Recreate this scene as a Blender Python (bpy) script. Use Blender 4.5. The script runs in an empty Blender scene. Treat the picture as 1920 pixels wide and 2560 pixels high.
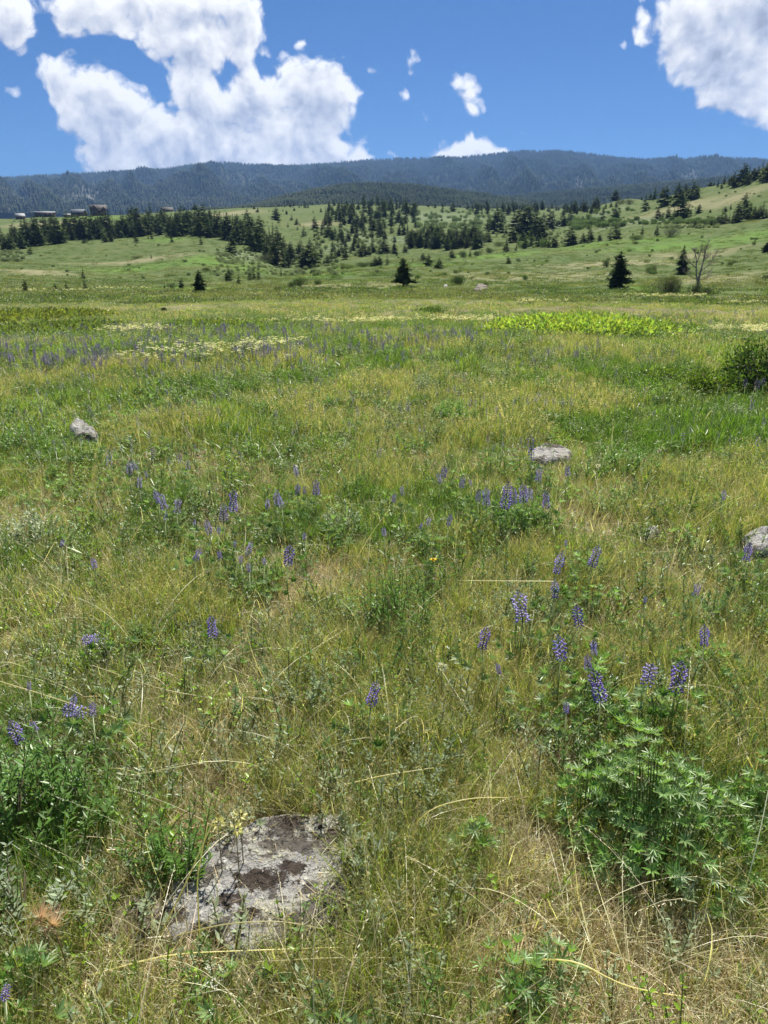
import bpy, math, random
import numpy as np
from mathutils import Vector

random.seed(7)
rng = np.random.default_rng(11)
SC = bpy.context.scene
COL = SC.collection
R = math.radians

# ------------------------------------------------------------------ camera
F = 1898.0                       # focal length in photo pixels (1920 x 2560)
PITCH = math.atan(660.0 / F)     # eye level lies on row 620 of the photo
EYE = 1.6
cam = bpy.data.cameras.new('camera')
camo = bpy.data.objects.new('camera', cam)
COL.objects.link(camo)
camo.location = (0, 0, EYE)
camo.rotation_euler = (R(90) - PITCH, 0, 0)
cam.sensor_fit = 'VERTICAL'
cam.sensor_height = 24.0
cam.lens = 24.0 * F / 2560.0
cam.clip_start = 0.05
cam.clip_end = 30000
SC.camera = camo
CP, SP = math.cos(PITCH), math.sin(PITCH)

# ------------------------------------------------------------------ render settings
SC.render.engine = 'CYCLES'
SC.view_settings.view_transform = 'Standard'
SC.view_settings.look = 'None'
SC.view_settings.gamma = 1.0
SC.view_settings.use_curve_mapping = False
SC.view_settings.exposure = 0.74
SC.cycles.max_bounces = 5
SC.cycles.diffuse_bounces = 2
SC.cycles.glossy_bounces = 1
SC.cycles.transmission_bounces = 3
SC.cycles.volume_bounces = 0
SC.cycles.transparent_max_bounces = 4
SC.cycles.use_denoising = True
try:
    SC.cycles.denoiser = 'OPENIMAGEDENOISE'
    SC.cycles.denoising_prefilter = 'FAST'
except Exception:
    pass

# ------------------------------------------------------------------ sun and sky
SUN_EL, SUN_AZ = 57.0, 14.0      # azimuth measured from +Y towards +X
sun = bpy.data.lights.new('sun', 'SUN')
suno = bpy.data.objects.new('sun', sun)
COL.objects.link(suno)
sun.energy = 5.0
sun.angle = R(0.5)
sun.color = (1.0, 0.945, 0.85)
sd = Vector((math.sin(R(SUN_AZ)) * math.cos(R(SUN_EL)), math.cos(R(SUN_AZ)) * math.cos(R(SUN_EL)), math.sin(R(SUN_EL))))
suno.rotation_euler = sd.to_track_quat('Z', 'Y').to_euler()
suno.location = (0, 0, 50)


def pxdir(px, py):
    a = (px - 960.0) / F
    b = (1280.0 - py) / F
    # forward (0,CP,-SP)  up (0,SP,CP)
    return np.array([a, CP + b * SP, -SP + b * CP])


world = bpy.data.worlds.new('World')
SC.world = world
world.use_nodes = True


class NT:
    """tiny helper to write node trees"""

    def __init__(s, tree):
        s.t = tree

    def n(s, typ, **kw):
        nd = s.t.nodes.new(typ)
        for k, v in kw.items():
            setattr(nd, k, v)
        return nd

    def put(s, sock, v):
        if v is None:
            return
        if hasattr(v, 'is_output'):
            s.t.links.new(v, sock)
        else:
            sock.default_value = v

    def m(s, op, a, b=None, c=None, clamp=False):
        nd = s.n('ShaderNodeMath', operation=op, use_clamp=clamp)
        for i, v in enumerate((a, b, c)):
            s.put(nd.inputs[i], v)
        return nd.outputs[0]

    def vm(s, op, a, b=None, scale=None):
        nd = s.n('ShaderNodeVectorMath', operation=op)
        s.put(nd.inputs[0], a)
        s.put(nd.inputs[1], b)
        if scale is not None:
            s.put(nd.inputs['Scale'], scale)
        return nd.outputs['Value'] if op in ('DOT_PRODUCT', 'LENGTH') else nd.outputs[0]

    def noise(s, vec, scale, detail=4, rough=0.5, dist=0.0, col=False):
        nd = s.n('ShaderNodeTexNoise')
        s.put(nd.inputs['Vector'], vec)
        nd.inputs['Scale'].default_value = scale
        nd.inputs['Detail'].default_value = detail
        nd.inputs['Roughness'].default_value = rough
        nd.inputs['Distortion'].default_value = dist
        return nd.outputs['Color'] if col else nd.outputs['Fac']

    def mix(s, fac, a, b, mode='MIX'):
        nd = s.n('ShaderNodeMix', data_type='RGBA', blend_type=mode)
        s.put(nd.inputs[0], fac)
        s.put(nd.inputs[6], a)
        s.put(nd.inputs[7], b)
        return nd.outputs[2]

    def smooth(s, v, lo, hi):
        nd = s.n('ShaderNodeMapRange', interpolation_type='SMOOTHSTEP')
        s.put(nd.inputs[0], v)
        nd.inputs[1].default_value = lo
        nd.inputs[2].default_value = hi
        return nd.outputs[0]


def c4(c):
    return (c[0], c[1], c[2], 1.0)


# cloud banks: centre and half size, on the plane y = 1 in front of the viewer (x / y, z / y of the direction)
CLOUDS_PX = []
for (u, v, a, b) in [(270, 350, 110, 95), (370, 370, 100, 100), (340, 460, 160, 110), (450, 500, 170, 120), (560, 560, 170, 110),
                     (690, 610, 110, 66), (440, 640, 160, 90), (560, 680, 190, 80), (390, 700, 90, 50),
                     (400, 70, 150, 95), (600, 80, 200, 110), (850, 80, 290, 150), (1030, 90, 130, 120), (760, 200, 180, 100),
                     (820, 300, 130, 120), (850, 430, 140, 130), (880, 560, 190, 140), (960, 660, 270, 120), (1180, 170, 50, 60),
                     (1110, 300, 100, 90), (1140, 420, 130, 130), (1270, 310, 80, 75), (1390, 350, 150, 110), (1400, 460, 150, 140),
                     (1340, 590, 230, 160), (1540, 640, 80, 100), (1470, 480, 110, 130), (600, 735, 260, 60), (1000, 735, 400, 85), (1450, 700, 180, 80), (1010, 420, 90, 70), (1050, 520, 170, 130), (720, 690, 200, 80), (930, 520, 120, 110),
                     (50, 60, 120, 110), (45, 190, 60, 75), (170, 10, 70, 50), (60, 330, 60, 25)]:
    CLOUDS_PX.append((u * .5787, v * .5787, a * .5787, b * .5787))
CLOUDS_PX += [(931, 172, 34, 26), (1041, 140, 34, 36), (1027, 236, 24, 22), (1180, 208, 44, 34), (1208, 255, 30, 34),
              (1205, 378, 110, 40), (1437, 152, 18, 22), (1072, 285, 18, 16), (985, 398, 26, 12), (1420, 195, 16, 12),
              (1736, 60, 80, 90), (1800, 130, 120, 110), (1910, 60, 150, 140), (1840, 215, 90, 80), (1925, 260, 70, 70), (1628, 50, 30, 46),
              (1340, 335, 22, 16), (770, 95, 18, 22), (1560, 90, 20, 14), (1725, 212, 16, 14)]

dg = bpy.data.node_groups.new('cloud_density', 'ShaderNodeTree')
dg.interface.new_socket('Vector', in_out='INPUT', socket_type='NodeSocketVector')
dg.interface.new_socket('Density', in_out='OUTPUT', socket_type='NodeSocketFloat')
dg.interface.new_socket('Body', in_out='OUTPUT', socket_type='NodeSocketFloat')
T = NT(dg)
gi = T.n('NodeGroupInput')
go = T.n('NodeGroupOutput')
V = gi.outputs[0]
warp = T.noise(V, 9.0, 3, 0.55, col=True)
warp = T.vm('SUBTRACT', warp, (0.5, 0.5, 0.5))
Vw = T.vm('ADD', V, T.vm('SCALE', warp, scale=0.075))
sx = T.n('ShaderNodeSeparateXYZ')
T.put(sx.inputs[0], Vw)
yy = T.m('MAXIMUM', sx.outputs[1], 0.05)
gu = T.m('DIVIDE', sx.outputs[0], yy)
gw = T.m('DIVIDE', sx.outputs[2], yy)
acc = None
for (px, py, rx, ry) in CLOUDS_PX:
    d = pxdir(px, py)
    cu, cw = d[0] / d[1], d[2] / d[1]
    grow = 1.05 if rx < 46 else 1.26
    su, sw = 1.0 / (rx / F * grow / d[1]), 1.0 / (ry / F * grow / d[1])
    a = T.m('MULTIPLY', T.m('SUBTRACT', gu, cu), su)
    b = T.m('MULTIPLY', T.m('SUBTRACT', gw, cw), sw)
    q = T.m('ADD', T.m('MULTIPLY', a, a), T.m('MULTIPLY', b, b))
    kq = 0.40 if rx < 60 else 1.0
    e = T.m('MULTIPLY_ADD', q, -kq, kq)
    if acc is None:
        acc = e
    else:
        nd = T.n('ShaderNodeMath', operation='SMOOTH_MAX')
        T.put(nd.inputs[0], acc)
        T.put(nd.inputs[1], e)
        nd.inputs[2].default_value = 0.6
        acc = nd.outputs[0]
acc = T.m('MAXIMUM', acc, -1.5)
f1 = T.noise(V, 15.0, 7, 0.56)
f2 = T.noise(Vw, 46.0, 5, 0.6)
vo = T.n('ShaderNodeTexVoronoi', feature='F1')
T.put(vo.inputs['Vector'], T.vm('ADD', V, T.vm('SCALE', warp, scale=0.04)))
vo.inputs['Scale'].default_value = 26.0
vo.inputs['Detail'].default_value = 2.0
vo.inputs['Roughness'].default_value = 0.6
puff = T.m('SUBTRACT', 0.45, vo.outputs['Distance'])
dens = T.m('ADD', T.m('MULTIPLY_ADD', acc, 2.5, 0.05), T.m('MULTIPLY', T.m('SUBTRACT', f1, 0.5), 3.4))
dens = T.m('ADD', dens, T.m('MULTIPLY', T.m('SUBTRACT', f2, 0.5), 2.6))
dens = T.m('ADD', dens, T.m('MULTIPLY', puff, 1.6))
T.put(go.inputs[0], dens)
T.put(go.inputs[1], T.m('ADD', acc, T.m('MULTIPLY', T.m('SUBTRACT', f1, 0.5), 1.0)))

SKY_STRENGTH, CLOUD = 0.050, 12.4
W = NT(world.node_tree)
for nd in list(world.node_tree.nodes):
    world.node_tree.nodes.remove(nd)
wout = W.n('ShaderNodeOutputWorld')
bg = W.n('ShaderNodeBackground')
bg.inputs['Strength'].default_value = SKY_STRENGTH
sky = W.n('ShaderNodeTexSky', sky_type='NISHITA')
sky.sun_disc = False
sky.sun_elevation = R(SUN_EL)
sky.sun_rotation = R(SUN_AZ)
sky.altitude = 1900
sky.air_density = 1.0
sky.dust_density = 0.3
sky.ozone_density = 2.5
tc = W.n('ShaderNodeTexCoord')
D0 = tc.outputs['Generated']
g0 = W.n('ShaderNodeGroup', node_tree=dg)
W.put(g0.inputs[0], D0)
g1 = W.n('ShaderNodeGroup', node_tree=dg)
W.put(g1.inputs[0], W.vm('ADD', D0, (0.006, 0.0, 0.016)))
d0, d1 = g0.outputs[0], g1.outputs[0]
alpha = W.smooth(d0, -0.2, 0.9)
thick = W.smooth(g0.outputs[1], 0.55, 1.5)
relief = W.m('SUBTRACT', d0, d1)
lum = W.m('MULTIPLY_ADD', relief, 0.20, 0.98)
lum = W.m('SUBTRACT', lum, W.m('MULTIPLY', thick, 0.50))
lum = W.m('MINIMUM', W.m('MAXIMUM', lum, 0.46), 1.12)
tint = W.mix(W.smooth(lum, 0.5, 1.0), c4((0.84, 0.92, 1.12)), c4((1.0, 1.0, 1.0)))
cl = W.n('ShaderNodeVectorMath', operation='SCALE')
W.put(cl.inputs[0], tint)
W.put(cl.inputs['Scale'], W.m('MULTIPLY', lum, CLOUD))
SKYTINT = W.mix(1.0, sky.outputs[0], c4((0.38, 0.645, 0.98)), 'MULTIPLY')
fin = W.mix(alpha, SKYTINT, cl.outputs[0])
W.put(bg.inputs[0], fin)
# the rest of the sky carries the same kind of broken cumulus, more loosely
sv = W.n('ShaderNodeSeparateXYZ')
W.put(sv.inputs[0], D0)
flat = W.n('ShaderNodeCombineXYZ')
zz = W.m('MAXIMUM', sv.outputs[2], 0.06)
W.put(flat.inputs[0], W.m('DIVIDE', sv.outputs[0], zz))
W.put(flat.inputs[1], W.m('DIVIDE', sv.outputs[1], zz))
gen = W.noise(flat.outputs[0], 0.7, 4, 0.55)
galpha = W.m('MULTIPLY', W.smooth(gen, 0.55, 0.66), W.smooth(sv.outputs[2], 0.02, 0.15))
gcl = W.mix(W.smooth(gen, 0.6, 0.8), c4([v * CLOUD * 0.95 for v in (1, 1, 1)]), c4([v * CLOUD * 0.62 for v in (0.88, 0.94, 1.06)]))
bg2 = W.n('ShaderNodeBackground')
bg2.inputs['Strength'].default_value = SKY_STRENGTH
W.put(bg2.inputs[0], W.mix(galpha, SKYTINT, gcl))
yv = W.m('MAXIMUM', sv.outputs[1], 0.05)
inx = W.smooth(W.m('ABSOLUTE', W.m('DIVIDE', sv.outputs[0], yv)), 0.80, 0.62)
inz = W.smooth(W.m('DIVIDE', sv.outputs[2], yv), 0.50, 0.36)
iny = W.smooth(sv.outputs[1], 0.2, 0.4)
up = W.m('GREATER_THAN', sv.outputs[2], 0.03)
inm = W.m('MULTIPLY', W.m('MULTIPLY', inx, inz), W.m('MULTIPLY', iny, up))
mxw = W.n('ShaderNodeMixShader')
W.put(mxw.inputs[0], inm)
W.t.links.new(bg2.outputs[0], mxw.inputs[1])
W.t.links.new(bg.outputs[0], mxw.inputs[2])
W.t.links.new(mxw.outputs[0], wout.inputs[0])
world.cycles.sampling_method = 'MANUAL'
world.cycles.sample_map_resolution = 256

# ------------------------------------------------------------------ numpy noise
def _hash(ix, iy, seed):
    h = (ix.astype(np.int64) * 374761393 + iy.astype(np.int64) * 668265263 + seed * 1442695041) & 0xFFFFFFFF
    h = ((h ^ (h >> 13)) * 1274126177) & 0xFFFFFFFF
    h = (h ^ (h >> 16)) & 0xFFFF
    return h / 65535.0


def vnoise(x, y, seed=0):
    x = np.asarray(x, float)
    y = np.asarray(y, float)
    ix, iy = np.floor(x), np.floor(y)
    fx, fy = x - ix, y - iy
    fx, fy = fx * fx * (3 - 2 * fx), fy * fy * (3 - 2 * fy)
    ix, iy = ix.astype(np.int64), iy.astype(np.int64)
    a, b = _hash(ix, iy, seed), _hash(ix + 1, iy, seed)
    c, d = _hash(ix, iy + 1, seed), _hash(ix + 1, iy + 1, seed)
    return (a * (1 - fx) + b * fx) * (1 - fy) + (c * (1 - fx) + d * fx) * fy


def fbm(x, y, seed=0, octv=4, rough=0.5):
    x = np.asarray(x, float)
    y = np.asarray(y, float)
    s, amp, tot = 0, 1.0, 0
    for k in range(octv):
        s = s + amp * vnoise(x * 2 ** k + k * 17.3, y * 2 ** k - k * 9.1, seed + k)
        tot += amp
        amp *= rough
    return s / tot


# ------------------------------------------------------------------ terrain profiles: (distance, photo row) per photo column
NEAR = [(12, 868), (17, 838), (28, 806), (50, 769), (80, 743)]
PROF = {
    0: [(115, 727), (150, 712), (200, 690), (250, 665), (300, 648), (350, 636), (400, 612), (480, 592), (560, 575), (800, 541)],
    300: [(115, 727), (150, 715), (200, 700), (240, 680), (290, 648), (330, 622), (360, 604), (400, 598), (440, 602), (500, 582), (600, 556), (800, 535)],
    500: [(115, 728), (140, 716), (180, 699), (220, 675), (260, 645), (300, 621), (340, 602), (380, 596), (430, 590), (520, 560), (800, 521)],
    650: [(115, 727), (150, 708), (200, 692), (230, 680), (280, 650), (330, 620), (400, 582), (500, 548), (650, 525), (800, 514)],
    720: [(115, 725), (160, 705), (190, 694), (225, 690), (260, 686), (295, 672), (335, 648), (400, 610), (500, 562), (600, 535), (850, 512)],
    850: [(115, 721), (160, 698), (210, 676), (235, 677), (270, 664), (330, 638), (400, 600), (480, 566), (600, 530), (900, 508)],
    1000: [(115, 718), (160, 692), (220, 662), (260, 651), (300, 648), (350, 627), (430, 590), (520, 560), (650, 530), (950, 509)],
    1200: [(115, 719), (160, 692), (220, 660), (270, 638), (300, 632), (330, 624), (400, 597), (500, 564), (650, 540), (850, 523), (1000, 519)],
    1400: [(115, 718), (160, 690), (220, 655), (270, 630), (310, 615), (345, 606), (420, 580), (520, 550), (700, 530), (900, 520)],
    1560: [(115, 718), (160, 688), (220, 640), (260, 612), (300, 596), (340, 579), (400, 545), (460, 520), (560, 496), (620, 489)],
    1750: [(115, 715), (160, 683), (200, 650), (240, 615), (280, 586), (310, 567), (350, 545), (400, 505), (450, 473), (490, 453)],
    1920: [(115, 710), (150, 674), (190, 632), (230, 592), (270, 560), (300, 543), (350, 495), (400, 450), (450, 417), (490, 404)],
    2600: [(115, 700), (150, 655), (190, 600), (230, 555), (270, 515), (300, 490), (350, 440), (400, 395), (450, 360), (490, 340)],
}
PROF[-700] = PROF[0]
keys = sorted(PROF)
RMIN, RMAX = 0.3, 7600.0
NR = 700
lg = np.linspace(math.log(RMIN), math.log(RMAX), NR)
rg = np.exp(lg)


def zrow(px, py, r):
    d = pxdir(px, py)
    return EYE + r * d[2] / math.hypot(d[0], d[1])


AZK, ZT = [], []
for k in keys:
    d = pxdir(k, 640)
    AZK.append(math.atan2(d[0], d[1]))
    kk = 960 + (k - 960) * 0.0  # near rows share one section so the meadow in front is even
    pts = [(RMIN, 0.0), (6, 0.0), (10, 0.05)]
    pts += [(r, zrow(960, y, r)) for r, y in NEAR]
    pts += [(r, zrow(k, y, r)) for r, y in PROF[k]]
    rl, zl = pts[-1]
    pts += [(rl * 1.12, zl - 6), (rl * 1.5, zl - 40), (2200, min(zl - 60, -10)), (RMAX, -40)]
    rr = np.array([p[0] for p in pts])
    z = np.interp(rg, rr, np.array([p[1] for p in pts]))
    ker = np.ones(9) / 9.0
    for _ in range(2):
        z = np.convolve(np.pad(z, 4, mode='edge'), ker, mode='valid')
    ZT.append(z)
AZK = np.array(AZK)
ZT = np.array(ZT)
# behind and beside the view: flat rolling ground
side = ZT[1] * 0.5 - 1.0
AZK = np.concatenate([[-math.pi, -2.2], AZK, [2.2, math.pi]])
ZT = np.vstack([side * 0.3, side * 0.5, ZT, side * 0.5, side * 0.3])


def ground_z(x, y):
    x = np.asarray(x, float)
    y = np.asarray(y, float)
    r = np.maximum(np.hypot(x, y), RMIN)
    az = np.arctan2(x, y)
    i = np.clip(np.searchsorted(AZK, az) - 1, 0, len(AZK) - 2)
    t = np.clip((az - AZK[i]) / (AZK[i + 1] - AZK[i]), 0, 1)
    t = t * t * (3 - 2 * t) * 0.5 + t * 0.5
    f = (np.log(r) - lg[0]) / (lg[1] - lg[0])
    j = np.clip(np.floor(f).astype(int), 0, NR - 2)
    g = np.clip(f - j, 0, 1)
    z0 = ZT[i, j] * (1 - g) + ZT[i, j + 1] * g
    z1 = ZT[i + 1, j] * (1 - g) + ZT[i + 1, j + 1] * g
    z = z0 * (1 - t) + z1 * t
    w = np.clip((r - 1.0) / 6.0, 0.25, 1)
    z = z + w * 0.10 * (fbm(x * .5, y * .5, 3, 3) - 0.5)
    z = z + np.clip(r / 60, 0, 1) * 0.7 * (fbm(x * .06, y * .06, 5, 3) - 0.5)
    z = z + np.clip((r - 90) / 250, 0, 1) * 3.0 * (fbm(x * .018, y * .018, 8, 3) - 0.5)
    return z


RM = np.exp(np.linspace(math.log(0.5), math.log(1300), 2600))


def locate(px, py, hz=0.0):
    """ground point under the photo pixel (hz above the ground)"""
    d = pxdir(px, py)
    hd = math.hypot(d[0], d[1])
    x = RM * d[0] / hd
    y = RM * d[1] / hd
    z = EYE + RM * d[2] / hd
    g = ground_z(x, y) + hz
    s = np.where(z < g)[0]
    if len(s) == 0:
        k = int(np.argmin((z - g) / RM))
    else:
        k = int(s[0])
    return np.array([x[k], y[k], ground_z(x[k], y[k])])


def depth_of(p):
    return p[1] * CP - (p[2] - EYE) * SP


def metres(p, hpx, py):
    """height in metres that shows hpx photo pixels tall at point p"""
    return hpx * depth_of(p) / (F * (CP + (1280 - py) / F * SP))


# ------------------------------------------------------------------ object helpers
def tag(o, label=None, cat=None, group=None, kind=None):
    if label: o['label'] = label
    if cat: o['category'] = cat
    if group: o['group'] = group
    if kind: o['kind'] = kind
    return o


def empty(name, loc, rz=0.0, sc=1.0):
    o = bpy.data.objects.new(name, None)
    o.location = loc
    o.rotation_euler = (0, 0, rz)
    o.scale = (sc, sc, sc)
    o.empty_display_size = 0.1
    COL.objects.link(o)
    return o


def part(name, mesh, parent, **kw):
    o = bpy.data.objects.new(name, mesh)
    COL.objects.link(o)
    o.parent = parent
    return o


class MB:
    """triangle mesh builder with a colour per vertex"""

    def __init__(s):
        s.v, s.f, s.c, s.n = [], [], [], 0

    def add(s, v, f, c):
        v = np.asarray(v, float).reshape(-1, 3)
        f = np.asarray(f, int).reshape(-1, 3)
        c = np.asarray(c, float)
        if c.ndim == 1:
            c = np.tile(c, (len(v), 1))
        s.v.append(v)
        s.f.append(f + s.n)
        s.c.append(c)
        s.n += len(v)

    def mesh(s, name, mat, smooth=False):
        v = np.vstack(s.v)
        f = np.vstack(s.f)
        c = np.vstack(s.c)
        me = bpy.data.meshes.new(name)
        me.vertices.add(len(v))
        me.vertices.foreach_set('co', v.ravel())
        me.loops.add(len(f) * 3)
        me.loops.foreach_set('vertex_index', f.ravel())
        me.polygons.add(len(f))
        me.polygons.foreach_set('loop_start', np.arange(len(f)) * 3)
        me.polygons.foreach_set('loop_total', np.full(len(f), 3))
        if smooth:
            me.polygons.foreach_set('use_smooth', np.ones(len(f), bool))
        me.update(calc_edges=True)
        a = me.color_attributes.new('Col', 'FLOAT_COLOR', 'POINT')
        a.data.foreach_set('color', np.hstack([c, np.ones((len(c), 1))]).ravel())
        me.materials.append(mat)
        me.validate()
        return me


def nrm(a):
    return a / np.maximum(np.linalg.norm(a, axis=-1, keepdims=True), 1e-9)


def ribbons(B, P, Wd, side, C):
    """P (N,K,3) centre lines, Wd (N,K) half widths, side (N,3), C (N,3) or (N,K,3)"""
    N, K, _ = P.shape
    if C.ndim == 2:
        C = np.repeat(C[:, None, :], K, 1)
    L = P - side[:, None, :] * Wd[..., None]
    Rr = P + side[:, None, :] * Wd[..., None]
    v = np.stack([L, Rr], 2).reshape(-1, 3)
    c = np.repeat(C[:, :, None, :], 2, 2).reshape(-1, 3)
    b = (np.arange(N)[:, None] * K + np.arange(K - 1)[None, :]) * 2
    b = b.ravel()
    f = np.concatenate([np.stack([b, b + 1, b + 3], 1), np.stack([b, b + 3, b + 2], 1)])
    B.add(v, f, c)


def leaves(B, pos, d, up, ln, wd, col, fold=0.25, droop=0.0):
    """lance shaped leaves, folded along the middle"""
    N = len(pos)
    d = nrm(d)
    s = nrm(np.cross(d, up))
    u = nrm(np.cross(s, d))
    ln = ln[:, None]
    wd = wd[:, None]
    m = pos + d * ln * 0.45 - u * wd * fold - np.array([0, 0, 1.0]) * ln * droop * 0.3
    l = pos + d * ln * 0.45 - s * wd + u * wd * fold - np.array([0, 0, 1.0]) * ln * droop * 0.3
    r = pos + d * ln * 0.45 + s * wd + u * wd * fold - np.array([0, 0, 1.0]) * ln * droop * 0.3
    t = pos + d * ln - np.array([0, 0, 1.0]) * ln * droop
    v = np.stack([pos, l, m, r, t], 1).reshape(-1, 3)
    b = np.arange(N) * 5
    f = np.concatenate([np.stack([b, b + 2, b + 1], 1), np.stack([b, b + 3, b + 2], 1),
                        np.stack([b + 1, b + 2, b + 4], 1), np.stack([b + 2, b + 3, b + 4], 1)])
    B.add(v, f, np.repeat(col, 5, 0))


def tube(B, pts, rad, col, sides=5):
    pts = np.asarray(pts, float)
    K = len(pts)
    tan = nrm(np.gradient(pts, axis=0))
    ref = np.array([0.3, 0.9, 0.1]) if abs(tan[0][2]) > 0.5 else np.array([0, 0, 1.0])
    a = nrm(np.cross(tan, ref))
    b = np.cross(tan, a)
    th = np.linspace(0, 2 * math.pi, sides, endpoint=False)
    rad = np.asarray(rad, float)
    v = pts[:, None, :] + rad[:, None, None] * (np.cos(th)[None, :, None] * a[:, None, :] + np.sin(th)[None, :, None] * b[:, None, :])
    v = v.reshape(-1, 3)
    f = []
    for k in range(K - 1):
        for j in range(sides):
            p, q = k * sides + j, k * sides + (j + 1) % sides
            f += [(p, q, q + sides), (p, q + sides, p + sides)]
    for j in range(1, sides - 1):
        f.append(((K - 1) * sides, (K - 1) * sides + j, (K - 1) * sides + j + 1))
    B.add(v, f, col)


def jit(c, n, a=0.18, seed_rng=None):
    g = seed_rng or rng
    c = np.asarray(c, float)
    k = 1 + g.normal(0, a, (n, 1))
    h = g.normal(0, a * 0.35, (n, 3))
    return np.clip(c[None, :] * np.clip(k, .4, 1.8) * (1 + h), 0.005, 0.9)


# ------------------------------------------------------------------ materials
def new_mat(name):
    m = bpy.data.materials.new(name)
    m.use_nodes = True
    t = m.node_tree
    for nd in list(t.nodes):
        t.nodes.remove(nd)
    N = NT(t)
    out = N.n('ShaderNodeOutputMaterial')
    return m, N, out


def leaf_mat(name, transl=0.38, gloss=0.06, rough=0.45, vary=0.35):
    m, N, out = new_mat(name)
    at = N.n('ShaderNodeAttribute', attribute_name='Col')
    oi = N.n('ShaderNodeObjectInfo')
    geo = N.n('ShaderNodeNewGeometry')
    k = N.m('MULTIPLY_ADD', oi.outputs['Random'], vary, 1 - vary * 0.5)
    col = N.vm('SCALE', at.outputs['Color'], scale=k)
    df = N.n('ShaderNodeBsdfDiffuse')
    tr = N.n('ShaderNodeBsdfTranslucent')
    N.put(df.inputs[0], col)
    N.put(tr.inputs[0], N.mix(1.0, col, c4((1.22, 1.25, 0.60)), 'MULTIPLY'))
    mx = N.n('ShaderNodeMixShader')
    mx.inputs[0].default_value = transl
    N.t.links.new(df.outputs[0], mx.inputs[1])
    N.t.links.new(tr.outputs[0], mx.inputs[2])
    gl = N.n('ShaderNodeBsdfGlossy')
    gl.inputs['Roughness'].default_value = rough
    m2 = N.n('ShaderNodeMixShader')
    m2.inputs[0].default_value = gloss
    N.t.links.new(mx.outputs[0], m2.inputs[1])
    N.t.links.new(gl.outputs[0], m2.inputs[2])
    N.t.links.new(m2.outputs[0], out.inputs[0])
    return m


M_GRASS = leaf_mat('grass_blades', 0.48, 0.045, 0.38, 0.6)
M_LEAF = leaf_mat('broad_leaves', 0.45, 0.035, 0.36, 0.4)
M_PETAL = leaf_mat('petals', 0.35, 0.03, 0.5, 0.3)
M_NEEDLE = leaf_mat('conifer_needles', 0.26, 0.02, 0.6, 0.5)
M_BARK = leaf_mat('bark', 0.0, 0.01, 0.8, 0.3)


def wall_mat(name, col, scale=8, rough=0.8, metal=0.0):
    m, N, out = new_mat(name)
    b = N.n('ShaderNodeBsdfPrincipled')
    geo = N.n('ShaderNodeTexCoord')
    n = N.noise(geo.outputs['Object'], scale, 4, 0.6)
    N.put(b.inputs['Base Color'], N.mix(n, c4([c * 0.75 for c in col]), c4([min(1, c * 1.25) for c in col])))
    b.inputs['Roughness'].default_value = rough
    b.inputs['Metallic'].default_value = metal
    N.t.links.new(b.outputs[0], out.inputs[0])
    return m


def ground_material():
    m, N, out = new_mat('meadow_soil_and_turf')
    geo = N.n('ShaderNodeNewGeometry')
    P = geo.outputs['Position']
    at = N.n('ShaderNodeAttribute', attribute_name='Col')   # lushness / dryness / rough scrub, set by place
    sp = N.n('ShaderNodeSeparateColor')
    N.put(sp.inputs[0], at.outputs['Color'])
    dist = N.m('SUBTRACT', N.vm('LENGTH', P), 0.0)
    far = N.smooth(dist, 25.0, 90.0)
    n1 = N.noise(P, 0.035, 6, 0.6)
    n2 = N.noise(P, 0.35, 6, 0.65)
    n3 = N.noise(P, 3.0, 6, 0.7)
    n4 = N.noise(P, 30.0, 5, 0.7)
    soil = N.mix(n4, c4((0.10, 0.075, 0.045)), c4((0.30, 0.24, 0.14)))
    turf = N.mix(N.smooth(n3, 0.35, 0.65), c4((0.12, 0.15, 0.035)), c4((0.26, 0.25, 0.10)))
    near = N.mix(N.smooth(n2, 0.4, 0.6), soil, N.mix(n4, turf, soil))
    g = N.mix(N.smooth(n1, 0.35, 0.65), c4((0.064, 0.112, 0.025)), c4((0.100, 0.135, 0.040)))
    g = N.mix(N.smooth(n2, 0.40, 0.72), g, c4((0.140, 0.154, 0.060)))
    g = N.mix(N.m('MULTIPLY', N.smooth(n3, 0.48, 0.75), 0.55), g, c4((0.085, 0.125, 0.03)))
    g = N.mix(N.m('MULTIPLY', N.smooth(n4, 0.5, 0.8), 0.35), g, c4((0.07, 0.10, 0.03)))
    g = N.mix(N.m('MULTIPLY', sp.outputs[0], 0.85), g, N.mix(N.smooth(n2, 0.3, 0.75), c4((0.095, 0.20, 0.026)), c4((0.13, 0.20, 0.04))))
    g = N.mix(N.m('MULTIPLY', sp.outputs[1], 0.8), g, N.mix(n3, c4((0.235, 0.225, 0.115)), c4((0.31, 0.28, 0.165))))
    g = N.mix(N.m('MULTIPLY', sp.outputs[2], N.smooth(n2, 0.38, 0.58)), g, c4((0.17, 0.21, 0.12)))
    col = N.mix(far, near, g)
    b = N.n('ShaderNodeBsdfPrincipled')
    N.put(b.inputs['Base Color'], col)
    b.inputs['Roughness'].default_value = 0.95
    b.inputs['Specular IOR Level'].default_value = 0.1
    bp = N.n('ShaderNodeBump')
    bp.inputs['Strength'].default_value = 0.9
    bp.inputs['Distance'].default_value = 0.35
    N.put(bp.inputs['Height'], N.m('MULTIPLY', N.m('ADD', n2, N.m('MULTIPLY', n3, 0.45)), far))
    N.t.links.new(bp.outputs[0], b.inputs['Normal'])
    N.t.links.new(b.outputs[0], out.inputs[0])
    return m


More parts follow.
